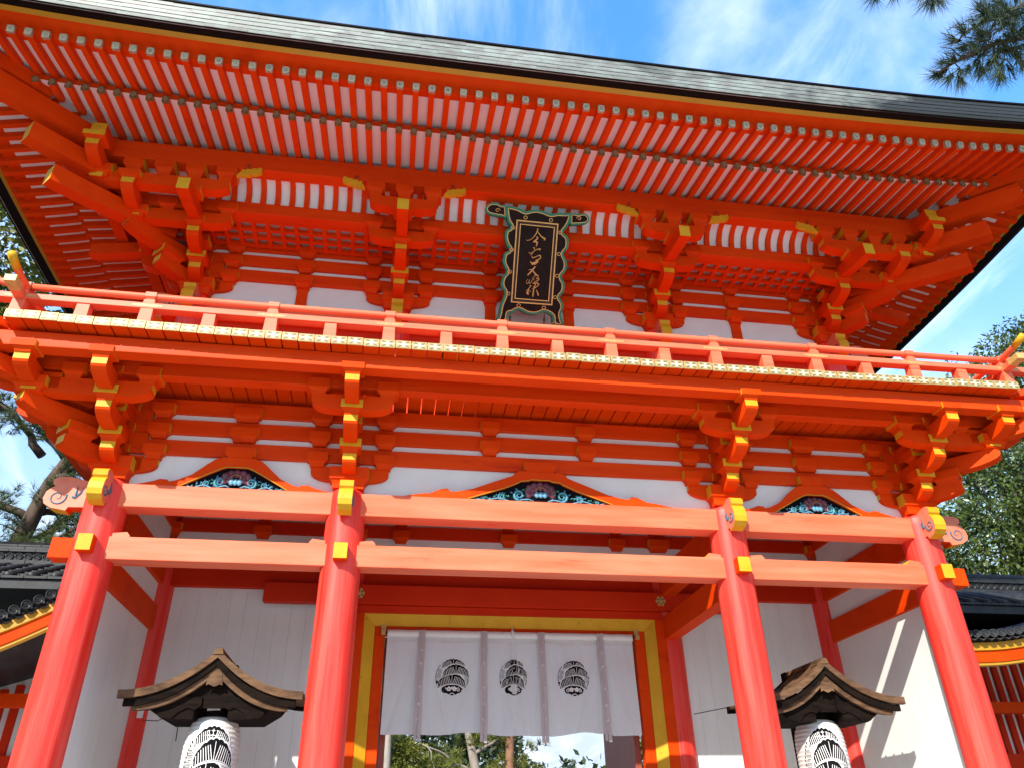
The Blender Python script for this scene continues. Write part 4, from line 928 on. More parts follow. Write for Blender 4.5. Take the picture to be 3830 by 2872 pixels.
# ------------------------------------------------------------------ the pine crest used on curtain and lanterns: drawn in a unit disc, mapped on a surface
def crest(q, mp, mi=0, mw=1):
    """mp(u, v, layer) gives the 3-D point; black shapes at layer 1, white lines at layer 2"""
    def poly(P, m, lay): q.ngon([mp(u, v, lay) for u, v in P], m)
    def line(P, w, m, lay):
        for (a, b) in zip(P[:-1], P[1:]):
            dx_, dy_ = b[0]-a[0], b[1]-a[1]; l = math.hypot(dx_, dy_) or 1; nx, ny = -dy_/l*w/2, dx_/l*w/2
            poly([(a[0]+nx, a[1]+ny), (b[0]+nx, b[1]+ny), (b[0]-nx, b[1]-ny), (a[0]-nx, a[1]-ny)], m, lay)
    def pine(cx, base, w, h, arch, lay):
        def bot(u): return base - arch*(u*u) + 0.0
        def top(u):
            e = math.sqrt(max(0, 1-u*u)); return bot(u)+h*(0.20+0.80*e**0.9)
        nb = 7; n = 42; U = [-1+2*i/n for i in range(n+1)]
        # white margin, then the black leaf, made of vertical strips so it bends with the surface
        for grow, m, l in ((0.045, mw, lay), (0.0, mi, lay+0.5)):
            for a, b in zip(U[:-1], U[1:]):
                def tz(u): return top(u)*1.0 + (0.035*abs(math.sin(nb*math.pi*(u+1)/2)) - 0.02) + grow
                def bz(u): return bot(u)-grow*0.8
                g_ = 1+grow/(w/2)
                poly([(cx+a*w/2*g_, bz(a)), (cx+b*w/2*g_, bz(b)), (cx+b*w/2*g_, tz(b)), (cx+a*w/2*g_, tz(a))], m, l)
        l = lay+1
        line([(cx, bot(0)+0.02), (cx, top(0)-0.06)], 0.022, mw, l)
        for s in (-1, 1):
            for i in range(8):
                u = 0.08+0.84*i/7.0; x0 = cx+s*u*w/2; z0 = bot(u)+0.035; u2 = max(0.03, u-0.0); hh = (top(min(u+0.05, 0.98))-bot(u))*0.66
                lean = 0.10*(1-u)+0.06
                line([(x0, z0), (x0+s*lean*hh/h*1.3, z0+hh)], 0.026, mw, l)
        line([(cx+u*w/2*0.93, bot(u*0.93)+0.022) for u in [-1+2*i/14 for i in range(15)]], 0.016, mw, l)
    # lower ornament
    P = [(-0.62, -0.62), (-0.45, -0.72), (-0.40, -0.86), (-0.12, -0.99), (0.0, -1.02), (0.20, -0.98), (0.38, -0.88), (0.45, -0.72), (0.66, -0.66), (0.30, -0.44), (-0.30, -0.44)]
    for i in range(1, len(P)-1): poly([P[0], P[i], P[i+1]], mi, 1)
    for s in (-1, 1):
        c = (s*0.40-0.02, -0.70)
        poly([(c[0]+0.19*math.cos(t), c[1]+0.19*math.sin(t)) for t in [2*math.pi*i/14 for i in range(14)]], mi, 1.2)
        line([(c[0]+0.12*(1-0.8*i/18)*math.cos(s*i*0.52+1.5), c[1]+0.12*(1-0.8*i/18)*math.sin(s*i*0.52+1.5)) for i in range(19)], 0.035, mw, 1.6)
        f = (s*0.16-0.02, -0.66)
        for k in range(5):
            a = 2*math.pi*k/5+0.3; poly([(f[0]+0.085*math.cos(a)+0.055*math.cos(t), f[1]+0.085*math.sin(a)+0.055*math.sin(t)) for t in [2*math.pi*i/8 for i in range(8)]], mw, 1.6)
    line([(-0.16, -0.99), (-0.10, -0.92), (0.0, -0.895), (0.10, -0.92), (0.16, -0.99)], 0.04, mw, 1.7)
    pine(-0.02, -0.40, 1.66, 0.60, 0.22, 2.0)
    # cones and shoots at the rim
    for k in range(11):
        a = math.pi*(0.78+0.034*k); r = 0.96; c = (r*math.cos(a), r*math.sin(a)); poly([(c[0]+0.030*math.cos(t), c[1]+0.042*math.sin(t)) for t in [2*math.pi*i/6 for i in range(6)]], mi, 1.1)
    for k in range(5):
        a = -math.pi*0.16+0.085*k; c = (0.95*math.cos(a), 0.95*math.sin(a)); poly([(c[0]+0.028*math.cos(t), c[1]+0.042*math.sin(t)) for t in [2*math.pi*i/6 for i in range(6)]], mi, 1.1)
    for cx_, cz_ in ((-0.80, 0.03), (-0.74, 0.30), (0.79, -0.10)):
        for i in range(-2, 3):
            for j in range(-2, 3):
                if abs(i)+abs(j) > 3: continue
                x, z = cx_+i*0.052+(j % 2)*0.026, cz_+j*0.055
                poly([(x-0.018, z), (x, z-0.022), (x+0.018, z), (x, z+0.022)], mi, 1.1)
    poly([(-0.98, -0.22), (-0.72, -0.22), (-0.90, -0.46)], mi, 1.1)
    line([(-0.52, -0.06), (-0.2, 0.06), (0.2, 0.06), (0.50, 0.0), (0.64, -0.12)], 0.09, mi, 1.3); line([(-0.30, 0.085), (-0.18, 0.05), (-0.06, 0.085)], 0.03, mw, 1.6); line([(0.36, 0.085), (0.46, 0.03), (0.56, 0.05)], 0.03, mw, 1.6)
    pine(0.21, 0.16, 1.56, 0.52, 0.20, 3.4)
    pine(0.05, 0.58, 1.38, 0.40, 0.10, 0.95)

# ------------------------------------------------------------------ the curtain in the doorway
NY = 2.185
nor = tag(empty('doorway_curtain', None, (0, NY, 0)), 'white cotton curtain with three black pine crests hung across the doorway', 'curtain')
XL, XR, ZT, ZB = -1.592, 1.568, 3.892, 2.700
SX = (-1.165, -0.388, 0.350, 1.127)
def fold(x, z):
    t = (ZT-z)/(ZT-ZB); y = 0.0
    for s in SX:
        d = x-s
        y += -0.020*math.exp(-(d/0.05)**2)*(0.4+0.6*t)
        for k, a in ((0.10, 0.55), (0.20, 1.1)):                     # folds that fan out below the straps
            for sg in (-1, 1):
                c = sg*(0.03+k*t*a*1.6); y += 0.024*t*math.exp(-((d-c)/0.024)**2)
    d = x+0.008                                                       # gathered at the middle of the top edge
    for sg in (-1, 1): y += 0.026*math.exp(-((d-sg*(0.012+0.14*t))/0.022)**2)*(1-0.7*t)
    y += -0.022*math.exp(-(d/0.035)**2)*(0.3+0.7*min(1, t*2)) 
    y += 0.020*math.sin(x*7.1+z*2)*t + 0.010*math.sin(x*17+1.3+z)*(0.3+0.7*t) + 0.008*math.sin(x*31+z*3)*(1-t) + 0.010*math.sin(z*5+x*2)*0.5
    return y
def bottom(x):
    return ZB + 0.022*math.exp(-((x+1.5)/0.3)**2) - 0.018*math.sin(x*4.2+0.8) + 0.010*math.sin(x*9)
q = MB(); nx_, nz_ = 170, 46; v0 = []
for j in range(nz_+1):
    for i in range(nx_+1):
        x = lerp(XL, XR, i/nx_); zb = bottom(x); z = lerp(ZT, zb, j/nz_); q.v.append((x*(1+0.006*j/nz_)+0.0, fold(x, z), z))
for j in range(nz_):
    for i in range(nx_):
        a = j*(nx_+1)+i; q.f.append((a, a+1, a+nx_+2, a+nx_+1)); q.m.append(0)
q.obj('cloth', CLOTH, nor, True)
q = MB(); rings = []
for i in range(121):
    x = lerp(XL-0.004, XR+0.004, i/120); y = fold(x, ZT-0.03)*0.5; rip = 0.004*math.sin(i*2.3)*math.exp(-((x+0.0)/0.5)**2)
    rings.append([(x, y-0.022+rip, ZT+0.012), (x, y-0.030+rip, ZT-0.03), (x, y-0.020+rip, ZT-0.076), (x, y+0.02, ZT-0.03), (x, y+0.015, ZT+0.012)])
q.loft(rings); q.obj('top_hem', PRINTW, nor, True)
for k, s in enumerate(SX):
    q = MB(); n = 30
    for half in (-1, 1):
        rings = []
        for i in range(n+1):
            t = i/n; z = lerp(ZT+0.01, ZB-0.075-0.012*((k*7) % 3)-0.008*half, t); w = 0.043; xx = s+0.022*t*(1 if k > 1 else (-0.6 if k == 0 else 0.2))+0.003*math.sin(t*9+k)
            yy = fold(s, max(z, ZB))-0.036-0.006*half
            rings.append([(xx+half*w*0.95-w*(0.9 if half > 0 else 0.0)+0*t, yy, z), (xx+half*w*0.95+w*(0.05 if half > 0 else 0.9), yy-0.004*math.sin(t*6), z)])
        q.loft(rings, 0, False, False)
    st = q.obj('hanging_strap', STRAP, nor, True)
    q = MB()
    for i, z in enumerate((3.66, 3.50, 3.22, 3.03, 2.86)):            # small printed crane and pine marks
        xx = s+0.022*((ZT-z)/1.2)*(1 if k > 1 else (-0.6 if k == 0 else 0.2)); yy = fold(s, z)-0.046
        for a in range(5 if i % 2 else 4):
            q.tube([(xx+random.uniform(-0.02, 0.02), yy, z+random.uniform(-0.022, 0.022)), (xx+random.uniform(-0.022, 0.022), yy, z+random.uniform(-0.02, 0.02))], 0.0035, 4)
    q.obj('printed_marks', PRINTW, st)
for cxx, sx_ in ((-0.770, 0.21), (-0.008, 0.177), (0.758, 0.207)):
    q = MB(); cz_ = 3.355
    def mpn(u, v, lay, cxx=cxx, sx_=sx_):
        x = cxx+u*sx_; z = cz_+v*0.212
        x0_ = x; return (x0_, fold(x, z)-0.008-0.0015*lay, z)
    crest(q, mpn); q.obj('pine_crest', [INK, PRINTW], nor)
q = MB(); q.tube([(XL-0.03, 0.004, ZT-0.02), (XR+0.03, 0.004, ZT-0.02)], 0.016, 8); q.obj('curtain_rod', DARKW, nor)
q = MB(); pts = []
for i in range(81):
    x = lerp(XL, XR, i/80); seg = min(range(4), key=lambda k: abs(SX[k]-x)); pts.append((x, fold(x, ZT-0.12)-0.016, ZT-0.115-0.028*abs(math.sin((x-SX[0])*math.pi/0.765))))
q.tube(pts, 0.0035, 4); q.obj('drawstring', PRINTW, nor)
q = MB(); q.tube([(-0.02, -0.03, ZT+0.06), (-0.012, -0.04, ZT+0.0), (-0.006, -0.035, ZT-0.08)], [0.006, 0.022, 0.008], 8); q.tube([(-0.03, -0.02, ZT+0.0), (-0.02, -0.035, ZT+0.055), (0.005, -0.02, ZT+0.0)], 0.006, 6); q.obj('top_knot', CLOTH, nor, True)
for s in (-1, 1):
    q = MB(); x = s*1.645; q.box(x-0.026, x+0.026, -0.02, 0.03, ZT-0.045, ZT+0.008)
    q.prism([(x-0.030, ZT+0.008), (x+0.030, ZT+0.008), (x+0.030, ZT+0.07), (x+0.016, ZT+0.095), (x-0.016, ZT+0.095), (x-0.030, ZT+0.07)], 0.02, 0.032, 'y'); q.obj('rod_bracket', GOLD, nor)

# ------------------------------------------------------------------ the two roofed paper lanterns
def lantern(x0, label, flip):
    e = tag(empty('paper_lantern', None, (x0, 0.92, 0)), label, 'lantern', 'roofed lanterns beside the doorway')
    q = MB(); prof = []; n = 60; zt, zb = 2.715, 1.45
    for i in range(n+1):
        t = i/n; z = lerp(zt, zb, t); r = 0.265*min(1, (1-(abs(2*t-1))**5.0)**0.5*0.62+0.40) if 0 < t < 1 else 0.12
        r = 0.265*(max(0.0, 1-abs(2*t-1)**6)**0.5*0.55+0.45)
        prof.append((r*(1.0+(0.012 if i % 2 else -0.012)), z))
    q.lathe(prof, 0, 0, 40); q.obj('paper_body', PAPER, e, False)
    def rad(z):
        t = (zt-z)/(zt-zb); return 0.265*(max(0.0, 1-abs(2*t-1)**6)**0.5*0.55+0.45)
    q = MB(); ang0 = -math.pi/2 + (-0.36 if flip else 0.12)
    def mpl(u, v, lay):
        z = 2.24+v*0.375; a = ang0+u*0.92; r = rad(z)+0.004+0.0012*lay; return (r*math.cos(a), r*math.sin(a), z)
    crest(q, mpl); q.obj('pine_crest', [INK, PRINTW], e)
    MB().lathe([(0.135, 2.70), (0.14, 2.76), (0.10, 2.77)], 0, 0, 28).obj('top_ring', WOODD, e)
    MB().lathe([(0.10, 1.40), (0.14, 1.41), (0.135, 1.47)], 0, 0, 28).obj('bottom_ring', WOODD, e)
    MB().box(-0.055, 0.055, 0.40, 0.51, 0.28, 3.30).obj('post', WOODD, e, bevel=0.006)
    MB().box(-0.04, 0.04, -0.30, 0.40, 2.86, 2.94).obj('arm_beam', WOODD, e, bevel=0.004)
    # curved gable roof: boards, double bargeboards, pendant, rafters and eave bearers
    rf_ = empty('lantern_roof', e)
    def curve(t, drop=0.0, wid=0.86, h=0.385): return (wid*t, 3.275-drop-h*(1-(1-t)**2.1))
    n = 12
    def skin(name, d0, d1, w0, y0, y1, mt, h=0.385, wid=0.86, t1=1.0):
        P = [curve(t1*i/n, d0, wid, h) for i in range(n+1)]; Q = [curve(t1*i/n, d1, wid, h) for i in range(n+1)]
        for s in (-1, 1):
            q = MB(); q.loft([[(s*a[0], y0, a[1]), (s*b[0], y0, b[1]), (s*b[0], y1, b[1]), (s*a[0], y1, a[1])] for a, b in zip(P, Q)]); q.obj(name, mt, rf_)
    skin('roof_boards', 0.0, 0.022, 0, -0.40, 0.38, WOOD)
    skin('verge_board', -0.012, 0.062, 0, -0.44, -0.385, WOOD)
    skin('bargeboard', 0.070, 0.135, 0, -0.415, -0.372, WOODD, 0.38, 0.80)
    skin('lower_bargeboard', 0.138, 0.205, 0, -0.385, -0.335, WOOD, 0.345, 0.72)
    skin('verge_board', -0.012, 0.062, 0, 0.34, 0.39, WOODD)
    for k in range(1, 4): skin('roof_batten', -0.02, 0.0, 0, -0.385+k*0.17, -0.365+k*0.17, WOOD)
    MB().prism([(-0.05, 3.24), (0.05, 3.24), (0.03, 3.30), (-0.03, 3.30)], -0.45, 0.40, 'y').obj('ridge_cap', WOOD, rf_)
    MB().prism([(-0.055, 3.075), (0, 3.11), (0.055, 3.075), (0.075, 2.99), (0.078, 2.955), (0.05, 2.968), (0.025, 2.955), (0, 2.945), (-0.025, 2.955), (-0.05, 2.968), (-0.078, 2.955), (-0.075, 2.99)], -0.392, -0.386, 'y').obj('gable_pendant', WOOD, rf_)
    MB().prism([(-0.66, 2.76), (0.66, 2.76), (0.62, 2.86), (0.40, 2.90), (0.20, 2.98), (0, 3.10), (-0.20, 2.98), (-0.40, 2.90), (-0.62, 2.86)], -0.31, -0.28, 'y').obj('gable_board', WOODD, rf_)
    for s in (-1, 1):
        MB().box(*sorted((s*0.52, s*0.60)), -0.37, 0.33, 2.80, 2.875).obj('eave_bearer', WOOD, rf_, bevel=0.004)
        MB().box(*sorted((s*0.66, s*0.72)), -0.36, 0.33, 2.845, 2.90).obj('eave_bearer', WOODD, rf_, bevel=0.004)
        MB().prism([(s*0.10, 2.78), (s*0.16, 2.74), (s*0.22, 2.76), (s*0.30, 2.72), (s*0.36, 2.66), (s*0.46, 2.67), (s*0.50, 2.70), (s*0.52, 2.86), (s*0.10, 2.86)], -0.335, -0.30, 'y').obj('carved_bracket', WOODD, rf_)
        MB().prism([(s*0.16, 2.66), (s*0.44, 2.66), (s*0.60, 2.76), (s*0.66, 2.84), (s*0.16, 2.86)], -0.32, 0.28, 'y').obj('bearer_board', WOODD, rf_)
    return e
lantern(-3.235, 'white paper lantern under a curved wooden roof, between the first two pillars', False)
lantern(3.215, 'white paper lantern under a curved wooden roof, near the sunlit white wall', True)
def cable(name, pts, label, r=0.005):
    return tag(MB().tube(pts, r, 6).obj(name, WIRE), label, 'cable')
cable('power_cable', [(2.28, 2.16, 2.94), (2.5, 1.8, 2.955), (2.9, 1.4, 2.99), (3.2, 1.35, 3.0)], 'thin black cable running to the lantern near the sunlit wall')
cable('power_cable', [(-4.26, 2.12, 2.84), (-4.0, 1.7, 2.78), (-3.75, 1.3, 2.79), (-3.6, 0.95, 2.72), (-3.58, 0.9, 2.5)], 'thin black cable hanging beside the lantern between the first two pillars')
for x, lb in ((-4.30, 'small white junction box on the red post behind the first lantern'), (4.30, 'small white junction box on the orange post by the sunlit wall')):
    tag(MB().box(x-0.03, x+0.03, 2.09, 2.135, 2.86, 2.98).obj('junction_box', BOXW, bevel=0.006), lb, 'box')

# ------------------------------------------------------------------ tiled roofs of the buildings on both sides
def spline(P, t):
    n = len(P)-1; k = min(int(t*n), n-1); u = t*n-k; p0, p1, p2, p3 = P[max(k-1, 0)], P[k], P[k+1], P[min(k+2, n)]
    return tuple(0.5*((2*p1[c])+(-p0[c]+p2[c])*u+(2*p0[c]-5*p1[c]+4*p2[c]-p3[c])*u*u+(-p0[c]+3*p1[c]-3*p2[c]+p3[c])*u**3) for c in (0, 1))
disc_me = None
def tile_disc():
    q = MB(); n = 16
    rings = [[(r*math.cos(2*math.pi*i/n), y, r*math.sin(2*math.pi*i/n)) for i in range(n)] for r, y in ((0.050, 0.03), (0.050, -0.006), (0.041, -0.010), (0.040, 0.0), (0.004, 0.0))]
    q.loft(rings, 0, True, False)
    pts = [(0.030*(1-0.75*i/16)*math.cos(i*0.6), -0.002, 0.030*(1-0.75*i/16)*math.sin(i*0.6)) for i in range(17)]
    q.tube(pts, 0.0045, 4); return q.mesh('tile_end', TILE, True)
disc_me = tile_disc()
def wing(label, curve, s, xr0, xr1, wall_x):
    e = tag(empty('tiled_building', None, (wall_x[0], 1.0, 0)), label, 'building'); ox = wall_x[0]
    def loc(o): o.location = (o.location[0]-ox, o.location[1]-1.0, o.location[2]); return o
    C = [spline(curve, i/40) for i in range(41)]; Y0, Y1 = 1.0, 3.4
    loc(MB().loft([[(x, Y0+0.02, z+0.02), (x, Y0+0.02, z-0.085), (x, Y0-0.035, z-0.07), (x, Y0-0.035, z+0.02)] for x, z in C]).obj('yellow_bargeboard', OCHRE, e))
    loc(MB().loft([[(x, Y0+0.05, z-0.075), (x, Y0+0.05, z-0.225), (x, Y0-0.010, z-0.205), (x, Y0-0.010, z-0.07)] for x, z in C]).obj('orange_bargeboard', VERM, e))
    loc(MB().loft([[(x, Y0+0.06, z-0.215), (x, Y0+0.06, z-0.25), (x, Y0+0.005, z-0.24), (x, Y0+0.005, z-0.21)] for x, z in C]).obj('lower_yellow_board', OCHRE, e))
    loc(MB().loft([[(x, Y0, z+0.02), (x, Y1, z+0.02), (x, Y1, z+0.07), (x, Y0-0.02, z+0.07)] for x, z in C]).obj('roof_deck', TILE, e))
    # verge tiles with round ends, then long rows of barrel tiles up the slope
    L = [0]
    for a, b in zip(C[:-1], C[1:]): L.append(L[-1]+math.hypot(b[0]-a[0], b[1]-a[1]))
    def at(d):
        for i in range(40):
            if L[i+1] >= d: u = (d-L[i])/(L[i+1]-L[i]); return (lerp(C[i][0], C[i+1][0], u), lerp(C[i][1], C[i+1][1], u), math.atan2(C[i+1][1]-C[i][1], C[i+1][0]-C[i][0]))
        return (*C[-1], 0)
    barrel = MB().tube([(0, -0.055, 0), (0, 0.02, 0.004), (0, 0.16, 0.012), (0, 0.17, 0.0)], [0.049, 0.047, 0.045, 0.040], 12, 0).mesh('verge_tile', TILE, True)
    n = int(L[-1]/0.118)
    for i in range(n):
        x, z, a = at(0.06+i*0.118); o = inst('verge_tile', barrel, e, (x-ox, Y0-0.06-1.0, z+0.105), (R(-4), 0, -s*R(24)))
        inst('tile_end', disc_me, o, (0, -0.06, 0), (0, 0, 0))
        f = MB().loft([[(-0.055, -0.045, -0.045+0.01), (0, -0.045, -0.068), (0.055, -0.045, -0.045+0.01), (0, -0.045, -0.055)], [(-0.055, 0.12, -0.035), (0, 0.12, -0.058), (0.055, 0.12, -0.035), (0, 0.12, -0.045)]]).obj('flat_tile', TILE, o); f.location = (0.059, 0, -0.01)
    for k in range(9):
        y = Y0+0.16+k*0.235; rows_ = int(L[-1]/0.30)
        for j in range(rows_):
            d0, d1 = j*0.30, j*0.30+0.305; p = [at(min(lerp(d0, d1, t/3), L[-1]-0.001)) for t in range(4)]
            loc(MB().tube([(a[0], y, a[1]+0.135+0.012*(1 if kk in (0,) else 0)) for kk, a in enumerate(p)], [0.066, 0.069, 0.070, 0.074], 10).obj('barrel_tile', TILE, e, True))
        if k < 8:
            loc(MB().loft([[(x, y+0.05, z+0.10), (x, y+0.117, z+0.078), (x, y+0.185, z+0.10)] for x, z in C], 0, False, False).obj('tile_channel', TILE, e, True))
    # the ridge of the longer roof behind, in stacked courses with a row of round ends
    rz, ry = 4.97, 2.62; xa, xb = min(xr0, xr1), max(xr0, xr1)
    loc(MB().prism([(ry-1.3, rz-0.80), (ry-0.7, rz-0.58), (ry-0.2, rz-0.30), (ry+0.2, rz-0.30), (ry+1.6, rz-0.9), (ry+1.6, rz-1.0), (ry-1.3, rz-0.9)], xa, xb, 'x').obj('back_roof_slope', TILE, e))
    for k in range(7):                                                # stepped flat tiles of the slope under the ridge
        ya = ry-0.24-k*0.155; zz = rz-0.335-k*0.066; xx = xa+(k % 2)*0.12
        while xx < xb-0.05:
            if -9.5 < xx < 9.5: loc(MB().loft([[(xx+0.004, ya-0.16, zz-0.062), (xx+0.236, ya-0.16, zz-0.062), (xx+0.236, ya-0.16, zz-0.036), (xx+0.004, ya-0.16, zz-0.036)], [(xx+0.004, ya+0.03, zz-0.022), (xx+0.236, ya+0.03, zz-0.022), (xx+0.236, ya+0.03, zz), (xx+0.004, ya+0.03, zz)]]).obj('flat_tile', TILE, e))
            xx += 0.24
    for k, (dz0, dz1, w) in enumerate(((-0.31, -0.245, 0.20), (-0.135, -0.105, 0.185), (-0.10, -0.062, 0.165), (-0.055, -0.03, 0.15))):
        xx = xa
        while xx < xb:
            ln = random.uniform(0.28, 0.34); loc(MB().box(xx+0.003, min(xx+ln, xb), ry-w, ry+w, rz+dz0, rz+dz1).obj('ridge_course_tile', TILE, e, bevel=0.004)); xx += ln
    loc(MB().box(xa, xb, ry-0.15, ry+0.15, rz-0.245, rz-0.135).obj('ridge_core', TILE, e)); 
    loc(MB().tube([(xa, ry, rz-0.02), (xb, ry, rz-0.02)], 0.07, 12).obj('ridge_barrel', TILE, e, True))
    xx = xa+0.08; i = 0
    while xx < xb-0.05:
        inst('tile_end', disc_me, e, (xx-ox, ry-0.16-1.0, rz-0.19), (0, 0, 0), (0.95, 1, 0.95)); xx += 0.108
    xx = xa+0.12
    while xx < xb-0.05:
        o = inst('tile_end', disc_me, e, (xx-ox, ry-0.28-1.0, rz-0.365), (R(-12), 0, 0), (1.35, 1, 1.35))
        loc(MB().tube([(xx, ry-0.24, rz-0.345), (xx, ry-0.6, rz-0.47), (xx, ry-1.3, rz-0.765)], 0.050, 10).obj('barrel_tile', TILE, e, True))
        loc(MB().loft([[(xx+0.07+0.13*t, ry-0.285, rz-0.385-0.045*math.sin(math.pi*t)), (xx+0.07+0.13*t, ry-0.285, rz-0.415-0.055*math.sin(math.pi*t)), (xx+0.07+0.13*t, ry-0.2, rz-0.385-0.04*math.sin(math.pi*t))] for t in [i/6 for i in range(7)]]).obj('scalloped_tile', TILE, e)); xx += 0.245
    # wall and posts under the roof
    wa, wb = sorted(wall_x)
    loc(MB().loft([[(x, 3.05, 0), (x, 3.13, 0), (x, 3.13, z+0.03), (x, 3.05, z+0.03)] for x, z in C]).obj('wall', WHITE, e))
    def cz(x): return min((abs(p[0]-x), p[1]) for p in C)[1]
    for i in range(int((wb-wa)/0.17)): loc(MB().box(wa+i*0.17, wa+i*0.17+0.085, 2.99, 3.049, 2.55, cz(wa+i*0.17)-0.02).obj('wall_slat', DEEP, e))
    for z0, z1 in ((2.35, 2.55), (1.75, 1.98)): loc(MB().box(wa, wb, 2.92, 3.045, z0, z1).obj('wall_rail', DEEP, e))
    loc(MB().box(wa, wb, 2.45, 2.6, 3.02, 3.16, 0, {'-x': 1, '+x': 1}).obj('eave_beam', [VERM, YELLOW], e))
    return e
wing('dark tiled building with curved yellow and orange gable boards beside the first pillar', [(-8.6, 3.02), (-7.6, 3.06), (-6.6, 3.22), (-5.98, 3.39), (-5.505, 3.59), (-5.075, 3.82), (-4.74, 4.02)], -1, -14, -4.9, (-8.6, -4.75))
wing('dark tiled building with curved yellow gable board beneath the leafy evergreen tree', [(4.80, 3.62), (5.2, 3.59), (5.54, 3.59), (5.95, 3.615), (6.35, 3.68), (6.9, 3.84), (7.5, 4.08), (8.3, 4.5)], 1, 4.9, 14, (4.80, 8.3))

# ------------------------------------------------------------------ trees
def limb(q, a, b, r0, r1, n=6, wob=0.08, m=0):
    a, b = Vector(a), Vector(b); L = (b-a).length; pts = []
    for i in range(n+1):
        t = i/n; w = math.sin(math.pi*t)*wob*L; pts.append(a.lerp(b, t)+Vector((random.uniform(-w, w), random.uniform(-w, w), random.uniform(-w, w)*0.6)))
    q.tube(pts, [lerp(r0, r1, i/n) for i in range(n+1)], 8, m); return pts
def leaf_crown(q, blobs, n, ll, lw, droop=0.5, per=9, m=0):
    tot = sum(b[3]*b[4]*b[5] for b in blobs)
    for bx_, by_, bz_, rx, ry, rz in blobs:
        k = int(n*rx*ry*rz/tot/per)
        for _ in range(k):
            v = Vector((random.gauss(0, 1), random.gauss(0, 1), random.gauss(0, 1))).normalized(); r = random.uniform(0.45, 1.0)**0.5*random.uniform(0.88, 1.06)
            c = Vector((bx_+v.x*rx*r, by_+v.y*ry*r, bz_+v.z*rz*r)); od = (v+Vector((0, 0, -0.1))).normalized()
            for _ in range(per):
                d = (od*0.8+Vector((random.gauss(0, .6), random.gauss(0, .6), random.gauss(0, .45)-droop))).normalized(); p = c+Vector((random.gauss(0, .07), random.gauss(0, .07), random.gauss(0, .06)))*(ll/0.12)
                s = d.cross(Vector((random.gauss(0, 1), random.gauss(0, 1), random.gauss(0, 1)))).normalized(); L = ll*random.uniform(0.7, 1.25); w = lw*random.uniform(0.7, 1.2)
                i0 = len(q.v); q.v += [tuple(p), tuple(p+d*L*0.45+s*w), tuple(p+d*L), tuple(p+d*L*0.45-s*w)]; q.f.append((i0, i0+1, i0+2, i0+3)); q.m.append(m)
def tuft(q, p, d, n, L, w, spread=1.0, m=0):
    p = Vector(p); d = Vector(d).normalized()
    for _ in range(n):
        v = (d+Vector((random.gauss(0, 1), random.gauss(0, 1), random.gauss(0, 1)))*0.55*spread).normalized(); l = L*random.uniform(0.75, 1.1)
        s = v.orthogonal().normalized(); s.rotate(Matrix.Rotation(random.uniform(0, 6.28), 3, v)); s = s*w
        b = p+d*random.uniform(-0.35, 0.15)*L*0.5
        i0 = len(q.v); q.v += [tuple(b-s), tuple(b+s), tuple(b+v*l)]; q.f.append((i0, i0+1, i0+2)); q.m.append(m)
def ray(u, v, dist):
    d = (fw + rt*((u-W0/2)/FPX) - up*((v-H0/2)/FPX)).normalized(); return CAM+d*dist

def broadleaf(label, trunk, blobs, n, ll, lw, leaf, bark, name='evergreen_tree', droop=0.5, group=None, r=0.16):
    e = tag(empty(name, None, (trunk[0][0], trunk[0][1], 0)), label, 'tree', group); o3 = Vector((trunk[0][0], trunk[0][1], 0))
    q = MB(); 
    q.tube(trunk, [lerp(r, r*0.45, i/(len(trunk)-1)) for i in range(len(trunk))], 10)
    for b in blobs: limb(q, Vector(trunk[-1])*random.uniform(0.75, 1.0)+Vector(trunk[-2])*0 if False else Vector(trunk[-1]), (b[0], b[1], b[2]), r*0.42, 0.02, 6, 0.07)
    t = q.obj('trunk', bark, e, True); t.location = -o3
    q = MB(); leaf_crown(q, blobs, n, ll, lw, droop); c = q.obj('crown', leaf, e); c.location = -o3
    return e
random.seed(11)
# broad evergreen on the right, behind the tiled roof
broadleaf('large glossy-leaved evergreen tree rising behind the tiled building and corner brackets', [(12.4, 7.0, 0), (12.3, 6.9, 2.5), (12.2, 7.1, 4.6)],
          [(10.6, 5.6, 6.6, 1.3, 1.3, 1.1), (11.6, 5.8, 7.9, 1.4, 1.4, 1.0), (12.9, 6.0, 7.2, 1.5, 1.5, 1.4), (10.9, 6.2, 5.4, 1.3, 1.4, 0.9), (12.4, 5.6, 5.6, 1.5, 1.4, 1.0), (13.6, 6.6, 9.2, 1.5, 1.5, 1.3), (13.0, 6.0, 10.6, 1.3, 1.3, 0.9), (14.6, 6.4, 10.9, 1.4, 1.4, 1.2), (12.0, 6.6, 9.4, 1.1, 1.1, 0.7), (14.4, 6, 7.8, 1.4, 1.4, 1.4), (10.2, 6.8, 7.0, 0.9, 1, 0.9), (13.9, 6.8, 12.3, 1.0, 1.0, 0.7), (15.2, 7, 12.9, 1.1, 1, 0.8), (12.6, 6.8, 11.7, 0.6, 0.6, 0.35), (10.4, 5.2, 6.0, 0.9, 0.9, 0.8), (11.2, 5.2, 5.2, 1.1, 0.9, 0.7), (11.4, 6.4, 8.6, 0.7, 0.7, 0.5)],
          52000, 0.14, 0.027, LEAF, BARK, droop=0.6, r=0.24)
